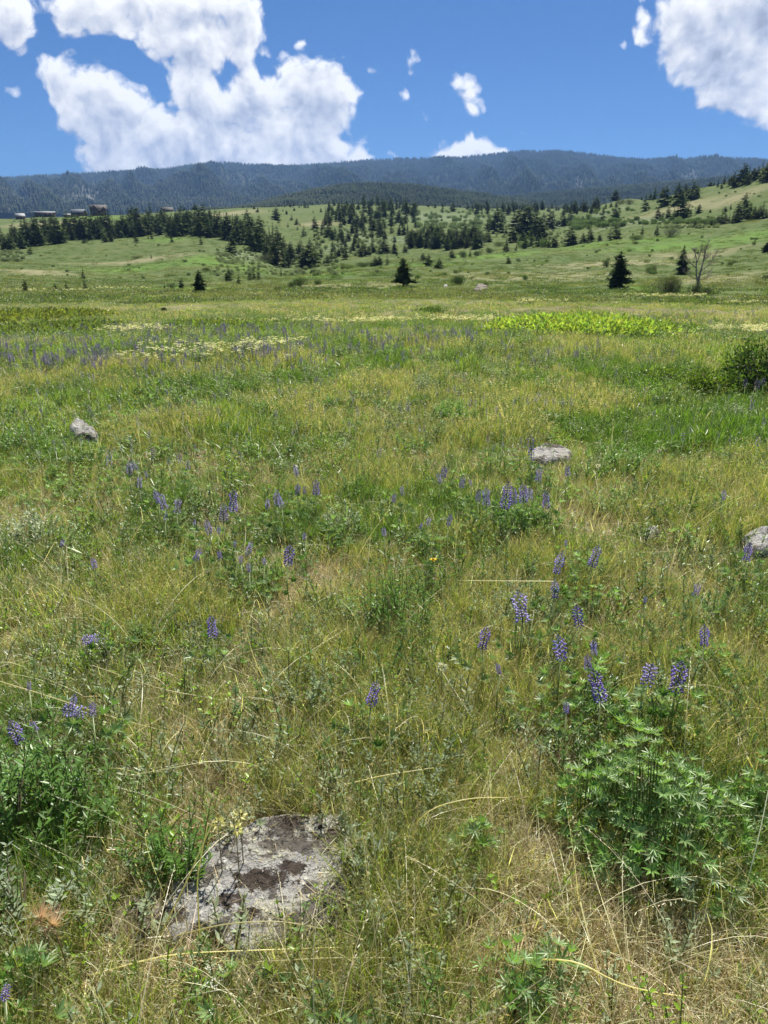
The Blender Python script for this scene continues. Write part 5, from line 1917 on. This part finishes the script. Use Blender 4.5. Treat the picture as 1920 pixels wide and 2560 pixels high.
def forest(name, zf, box, n, h0, h1, label, keepf=None, az0=None, az1=None):
    a0, a1, r0, r1 = box
    az = rng.uniform(max(a0, -.75) if az0 is None else az0, min(a1, .75) if az1 is None else az1, n)
    r = np.sqrt(rng.uniform(r0 * r0, r1 * r1, n))
    x, y = r * np.sin(az), r * np.cos(az)
    if keepf is not None:
        k = keepf(x, y)
        x, y = x[k], y[k]
    z = zf(x, y)
    n = len(x)
    s = rng.uniform(h0, h1, n)
    w = s * rng.uniform(.9, 1.3, n)
    idx = np.clip((fbm(x * .004, y * .004, 141, 3) - .35) / .3 * 3, 0, 2).astype(int) + 3 * rng.integers(0, 2, n)
    scatter(name, FCN, np.stack([x, y, z - .3], -1), np.stack([w, w, s], -1), idx, label, tilt=.03)


def keep_m(x, y):
    s = scree(x, y)[:, 0]
    d = fbm(x * .0035, y * .0035, 151, 4)
    return (rng.uniform(0, 1, len(x)) > s * .9) & (rng.uniform(0, 1, len(x)) < np.clip(.35 + (d - .3) * 2.6, .3, 1))


forest('mountain_forest', z_mtn, box_mtn, 110000, 12, 27, 'dense conifer forest covering the far mountain', keep_m)
forest('hill_forest', z_hill, box_hill, 16000, 8, 15, 'dense dark conifer forest on the low hill in front of the mountain')
forest('slope_forest', z_hill2, box_hill2, 20000, 9, 17, 'conifer forest on the low slope below the mountain at right')

# ------------------------------------------------------------------ dead tree
def dead_tree():
    p = locate(1744, 720)
    H = metres(p, 104, 720)
    t = empty('dead_tree', tuple(p))
    tag(t, 'bare grey dead tree with forked twiggy crown on the right slope', 'tree')
    TR = MB()
    gray = np.array((0.27, 0.23, 0.19))
    meshes = []

    def grow(B, a, d, L, r, lvl):
        K = 5
        pts = [a]
        dd = d.copy()
        for k in range(K):
            dd = nrm(dd + rng.normal(0, .10, 3) + np.array([0, 0, .05]))
            pts.append(pts[-1] + dd * L / K)
        pts = np.array(pts)
        tube(B, pts, np.linspace(r, r * .5, K + 1), gray * random.uniform(.8, 1.2), 5 if lvl < 2 else 3)
        if lvl >= 4:
            return
        for _ in range((4, 5, 5, 4)[lvl]):
            k = random.randint(2, K)
            nd = nrm(dd + rng.normal(0, .55, 3) + np.array([0, 0, .18]))
            grow(B, pts[k], nd, L * random.uniform(.42, .66), r * .5, lvl + 1)
    def main(B, pts, r):
        tube(B, np.array(pts) * H, np.linspace(r, r * .45, len(pts)) * H, gray, 6)
    main(TR, [(0, 0, -.02), (0, 0, .25), (.03, 0, .45), (.05, 0, .62)], .034)
    main(TR, [(0, 0, .08), (-.07, 0, .3), (-.10, 0, .5), (-.13, 0, .72)], .026)
    part('trunk', TR.mesh('trunk', M_BARK), t)
    for (s, d, L, r) in [((.05, 0, .60), (.05, .1, 1), .34, .014), ((-.13, 0, .70), (-.15, 0, 1), .28, .013), ((.02, 0, .42), (.9, .1, .55), .36, .015), ((-.10, 0, .48), (-.8, .1, .6), .30, .013),
                         ((.0, 0, .3), (.8, -.2, .1), .24, .011), ((-.05, 0, .22), (-.9, .2, .12), .26, .011), ((.04, 0, .55), (.5, .5, .9), .32, .013), ((-.1, 0, .6), (.25, -.4, 1), .28, .012), ((.0, 0, .2), (.9, .3, -.05), .26, .010)]:
        B = MB()
        grow(B, np.array(s) * H, nrm(np.array(d, float)), L * H * .95, r * H * 1.15, 1)
        part('branch', B.mesh('branch', M_BARK), t)


dead_tree()

# ------------------------------------------------------------------ houses on the left ridge
def boxm(B, x0, x1, y0, y1, z0, z1, c=(.3, .3, .3)):
    v = [(x, y, z) for z in (z0, z1) for y in (y0, y1) for x in (x0, x1)]
    f = [(0, 2, 3), (0, 3, 1), (4, 5, 7), (4, 7, 6), (0, 1, 5), (0, 5, 4), (2, 6, 7), (2, 7, 3), (0, 4, 6), (0, 6, 2), (1, 3, 7), (1, 7, 5)]
    B.add(v, f, c)


M_WOOD = wall_mat('dark_timber', (0.11, 0.07, 0.05), 3)
M_RED = wall_mat('red_brown_siding', (0.14, 0.07, 0.055), 3)
M_ROOF = wall_mat('brown_shingles', (0.17, 0.15, 0.12), 3)
M_METAL = wall_mat('pale_metal_roofing', (0.27, 0.28, 0.29), 2, .7)
M_STONE = wall_mat('stone_chimney', (0.12, 0.10, 0.09), 2)
M_GLASS = wall_mat('dark_glass', (0.03, 0.035, 0.045), 2, .1)
M_WHITE = wall_mat('white_paint', (0.55, 0.54, 0.52), 2)


def gable(t, w, d, h, rh, wallm, roofm, over=.6, x0=0, y0=0, z0=0, ridge='x', sub=None):
    """walls w x d x h with a gable roof of rise rh"""
    B = MB()
    boxm(B, x0 - w / 2, x0 + w / 2, y0 - d / 2, y0 + d / 2, z0 - 1.5, z0 + h)
    if ridge == 'x':
        v = [(x0 - w / 2, y0 - d / 2, z0 + h), (x0 - w / 2, y0 + d / 2, z0 + h), (x0 - w / 2, y0, z0 + h + rh - .2), (x0 + w / 2, y0 - d / 2, z0 + h), (x0 + w / 2, y0 + d / 2, z0 + h), (x0 + w / 2, y0, z0 + h + rh - .2)]
    else:
        v = [(x0 - w / 2, y0 - d / 2, z0 + h), (x0 + w / 2, y0 - d / 2, z0 + h), (x0, y0 - d / 2, z0 + h + rh - .2), (x0 - w / 2, y0 + d / 2, z0 + h), (x0 + w / 2, y0 + d / 2, z0 + h), (x0, y0 + d / 2, z0 + h + rh - .2)]
    B.add(v, [(0, 1, 2), (3, 5, 4)], (.3, .3, .3))
    wall = part('wall', B.mesh('wall', wallm), t)
    Rf = MB()
    th = .35
    if ridge == 'x':
        for s in (-1, 1):
            a = np.array([(x0 - w / 2 - over, y0 + s * (d / 2 + over), z0 + h - over * rh / (d / 2)), (x0 + w / 2 + over, y0 + s * (d / 2 + over), z0 + h - over * rh / (d / 2)), (x0 + w / 2 + over, y0, z0 + h + rh), (x0 - w / 2 - over, y0, z0 + h + rh)])
            v = np.vstack([a, a + [0, 0, th]])
            Rf.add(v, [(4, 5, 6), (4, 6, 7), (0, 2, 1), (0, 3, 2), (0, 1, 5), (0, 5, 4), (1, 2, 6), (1, 6, 5), (3, 0, 4), (3, 4, 7)], (.3, .3, .3))
    else:
        for s in (-1, 1):
            a = np.array([(x0 + s * (w / 2 + over), y0 - d / 2 - over, z0 + h - over * rh / (w / 2)), (x0 + s * (w / 2 + over), y0 + d / 2 + over, z0 + h - over * rh / (w / 2)), (x0, y0 + d / 2 + over, z0 + h + rh), (x0, y0 - d / 2 - over, z0 + h + rh)])
            v = np.vstack([a, a + [0, 0, th]])
            Rf.add(v, [(4, 5, 6), (4, 6, 7), (0, 2, 1), (0, 3, 2), (0, 1, 5), (0, 5, 4), (1, 2, 6), (1, 6, 5), (3, 0, 4), (3, 4, 7)], (.3, .3, .3))
    roof = part('roof', Rf.mesh('roof', roofm), t)
    return wall, roof


def windows(t, spots, y, m=None):
    for (x, z, w, h) in spots:
        B = MB()
        boxm(B, x - w / 2, x + w / 2, y - .06, y + .1, z, z + h)
        part('window', B.mesh('window', m or M_GLASS), t)


def place_building(name, px, py, label, rz):
    p = locate(px, py)
    t = empty(name, (p[0], p[1], p[2]), rz)
    tag(t, label, 'building')
    return t


FACE = math.atan2(1, 3)   # the ridge lies to the left; fronts turned towards the valley
t = place_building('barn', 112, 540, 'long low dark barn with a pale metal roof on the left ridge', FACE)
gable(t, 16, 8, 3.3, .9, M_RED, M_METAL)
windows(t, [(-6, .5, 2.2, 2.4), (-2.5, .5, 2.2, 2.4), (1, .5, 2.2, 2.4), (4.5, .5, 2.2, 2.4)], -4.5)
t = place_building('shed', 197, 537, 'dark shed with a bright metal roof between the barn and the house', FACE - .4)
gable(t, 11, 7, 3.0, 2.2, M_WOOD, M_METAL)
windows(t, [(-3, .3, 2.5, 2.5), (1.5, .3, 2.5, 2.5)], -3.5)
t = place_building('house', 247, 538, 'dark timber house with two gables and a stone chimney on the left ridge', FACE)
gable(t, 13, 9, 5.0, 3.0, M_WOOD, M_ROOF)
gable(t, 6, 7, 4.6, 2.8, M_WOOD, M_ROOF, x0=-3.2, y0=-3.5, ridge='y')
gable(t, 4, 5, 4.2, 2.2, M_WOOD, M_ROOF, x0=4.4, y0=-3.4, ridge='y')
B = MB()
boxm(B, -.4, .8, .6, 1.8, 5, 9.3)
part('chimney', B.mesh('chimney', M_STONE), t)
windows(t, [(-3.2, 1.0, 1.8, 1.8), (-3.2, 4.2, 1.2, 1.3)], -7.0)
windows(t, [(4.4, 1.0, 1.6, 1.8)], -5.9)
windows(t, [(1.0, 1.0, 1.6, 1.8)], -4.5)
t = place_building('cabin', 419, 526, 'brown low roofed cabin half hidden on the ridge right of the house', FACE)
gable(t, 9, 7, 1.2, 2.2, M_RED, M_ROOF)
windows(t, [(0, .1, 1.6, .8)], -3.5)
t = place_building('outbuilding', 51, 548, 'small outbuilding with a broken white roof left of the barn', FACE + .3)
gable(t, 6, 5, 2.4, 1.6, M_RED, M_WHITE)
windows(t, [(0, .2, 1.6, 1.9)], -2.5, M_GLASS)
t = place_building('lean_to', 168, 537, 'tiny white roofed lean-to beside the dark shed', FACE)
gable(t, 5, 3.5, 1.4, .6, M_WOOD, M_WHITE, over=.3)

# ------------------------------------------------------------------ small single things near the viewer
def yellow_flower():
    p = locate(1080, 1402, .28)
    t = empty('yellow_flower', tuple(p))
    tag(t, 'single yellow daisy-like flower right of the middle of the meadow', 'flower')
    S = MB()
    tube(S, np.array([[0, 0, -.01], [.005, 0, .28]]), [.0025, .0018], np.array((0.15, .2, .06)), 4)
    part('stem', S.mesh('stem', M_LEAF), t)
    ctr = MB()
    tube(ctr, np.array([[.005, 0, .278], [.005, 0, .29]]), [.008, .006], np.array((0.35, .2, .02)), 7)
    part('flower_centre', ctr.mesh('flower_centre', M_PETAL), t)
    PB = MB()
    leaves(PB, np.zeros((1, 3)), np.array([[1., 0, .15]]), np.array([[0, 0, 1.]]), np.array([.020]), np.array([.0055]), np.array([[.80, .62, .02]]))
    pm = PB.mesh('petal', M_PETAL)
    for k in range(9):
        q = part('petal', pm, t)
        q.location = (.005, 0, .285)
        q.rotation_euler = (0, random.uniform(-.2, .2), k * .7)


yellow_flower()


def prairie_smoke(px, py, label):
    p = locate(px, py, .22)
    t = empty('prairie_smoke', tuple(p))
    tag(t, label, 'flower', 'pink feathery seed heads')
    S = MB()
    tube(S, np.array([[.02, 0, -.01], [.01, 0, .12], [0, 0, .2]]), [.002, .0017, .0014], np.array((0.3, .2, .14)), 4)
    part('stem', S.mesh('stem', M_LEAF), t)
    B = MB()
    n = 90
    u = nrm(rng.normal(0, 1, (n, 3)) + np.array([0, 0, .9]))
    P = np.stack([np.tile([0, 0, .2], (n, 1)), np.array([0, 0, .2]) + u * .018, np.array([0, 0, .2]) + u * .042 + np.array([0, 0, .006])], 1)
    ribbons(B, P, np.tile([.0007, .0006, .0003], (n, 1)), nrm(np.cross(u, [0.2, 1, .3])), jit((.62, .42, .34), n, .15))
    part('seed_head', B.mesh('seed_head', M_PETAL), t)


prairie_smoke(98, 2282, 'pale pinkish feathery seed head, the left of a pair at lower left')
prairie_smoke(130, 2300, 'rosy feathery seed head, the right of a pair at lower left')


def pom(px, py, label, col=(.75, .73, .62)):
    p = locate(px, py, .2)
    t = empty('seed_head_flower', tuple(p))
    tag(t, label, 'flower', 'pale round flower heads')
    S = MB()
    tube(S, np.array([[0, 0, -.01], [0, 0, .2]]), [.002, .0014], np.array((0.2, .2, .1)), 4)
    part('stem', S.mesh('stem', M_LEAF), t)
    B = MB()
    n = 26
    u = nrm(rng.normal(0, 1, (n, 3)))
    leaves(B, np.array([0, 0, .205]) + u * .008, u, rng.normal(0, 1, (n, 3)), np.full(n, .014), np.full(n, .004), jit(col, n, .08))
    part('flower_head', B.mesh('flower_head', M_PETAL), t)


pom(1034, 1132, 'small whitish round flower head above the centre of the meadow')
pom(1494, 1168, 'whitish round flower head under the pale flat rock')
pom(1648, 1128, 'whitish flower head right of the pale flat rock')
pom(1100, 1202, 'white flat flower head beside a lupine right of centre')
pom(1105, 1672, 'cream flower head in green grass above the boulder')
pom(545, 2062, 'cream yellow flower cluster over the upper left of the boulder, left one', (.70, .66, .30))
pom(600, 2045, 'cream yellow flower cluster over the upper left of the boulder, right one', (.70, .66, .30))
pom(590, 2080, 'cream yellow flower cluster over the upper left of the boulder, lowest one', (.70, .66, .30))


def long_stalk(pts, label, r=.0022, col=C_PALE):
    """a single dry stalk; pts are (px,py,height)"""
    W_ = []
    for (px, py, hz) in pts:
        q = locate(px, py, hz)
        W_.append(np.array([q[0], q[1], q[2] + hz]))
    W_ = np.array(W_)
    c = W_[0].copy()
    t = np.linspace(0, 1, len(W_))
    tt = np.linspace(0, 1, 14)
    Q = np.stack([np.interp(tt, t, W_[:, k]) for k in range(3)], -1)
    if len(W_) > 2:
        for _ in range(2):
            Q[1:-1] = (Q[:-2] + Q[1:-1] * 2 + Q[2:]) / 4
    B = MB()
    tube(B, Q - c, np.linspace(r, r * .5, 14), np.array(col), 4)
    o = bpy.data.objects.new('dry_stalk', B.mesh('dry_stalk', M_GRASS))
    o.location = tuple(c)
    COL.objects.link(o)
    tag(o, label, 'dry stalk', 'single long dry stalks')


for pts, lab in [
    ([(1330, 1660, .02), (1365, 1590, .12), (1402, 1535, .2)], 'pale straight dry stalk leaning right among the lupines at right'),
    ([(1384, 1455, .25), (1300, 1454, .25), (1144, 1452, .24)], 'pale dry stalk lying level across the grass right of the dark forb clump'),
    ([(270, 1885, .02), (330, 1840, .08), (405, 1796, .12)], 'thick pale dry stalk leaning over thatch at left'),
    ([(1000, 2100, .02), (1080, 2020, .14), (1180, 1995, .16), (1275, 1994, .10)], 'long arching straw stalk right above the big boulder'),
    ([(870, 1960, .10), (960, 1940, .12), (1085, 1922, .12)], 'long nearly level straw stalk above the big boulder'),
    ([(500, 2350, .03), (492, 2200, .24), (520, 2060, .42)], 'tall pale stalk rising in front of the big boulder'),
    ([(400, 2340, .03), (470, 2200, .2), (535, 2050, .38)], 'slanted pale stalk crossing the left of the big boulder'),
    ([(230, 2440, .05), (420, 2385, .10), (620, 2380, .11), (900, 2370, .05)], 'long straw stalk sweeping below the big boulder'),
    ([(440, 2340, .03), (560, 2310, .15), (700, 2302, .16), (830, 2330, .08)], 'straw stalk arching low across the face of the big boulder'),
    ([(640, 2408, .08), (820, 2398, .10), (990, 2395, .08)], 'straight straw stalk lying right of the boulder foot'),
    ([(1560, 1990, .03), (1590, 2070, .12), (1635, 2190, .05)], 'thin straw stalk across the big lupine clump'),
    ([(1758, 1900, .25), (1750, 1990, .18), (1720, 2110, .02)], 'bent straw stalk right of the big lupine clump'),
    ([(1820, 1990, .22), (1790, 2060, .12), (1760, 2120, .02)], 'leaning straw stalk near the right edge'),
    ([(1870, 1895, .2), (1890, 1940, .12), (1905, 1985, .02)], 'short straw stalk at the right edge beside the leafy clump'),
    ([(1450, 2255, .2), (1480, 2380, .14), (1510, 2510, .02)], 'straight straw stalk in the dry patch at bottom right'),
    ([(1300, 2400, .03), (1440, 2400, .16), (1560, 2470, .12), (1760, 2500, .02)], 'long curved straw stalk over the bottom right thatch'),
    ([(915, 1830, .02), (990, 1800, .12), (1010, 1735, .2)], 'curved pale stalk right of the lone lupine above the boulder'),
    ([(0, 1705, .1), (120, 1740, .15), (260, 1790, .12), (420, 1830, .05)], 'long arching straw stalk crossing the leafy ground at left'),
    ([(230, 1665, .15), (400, 1725, .12), (600, 1760, .04)], 'long straw stalk slanting down right at left of the meadow'),
]:
    long_stalk(pts, lab)

# ------------------------------------------------------------------ haze
HB = MB()
boxm(HB, -8200, 8200, -8200, 8200, -90, 850)
hm, HN, hout = new_mat('air')
pv = HN.n('ShaderNodeVolumePrincipled')
pv.inputs['Color'].default_value = (0.28, 0.52, 1.0, 1)
pv.inputs['Density'].default_value = 7.0e-5
pv.inputs['Anisotropy'].default_value = 0.2
HN.t.links.new(pv.outputs[0], hout.inputs['Volume'])
haze = bpy.data.objects.new('haze', HB.mesh('haze', hm))
COL.objects.link(haze)
tag(haze, 'thin blue summer haze in the air', kind='stuff')
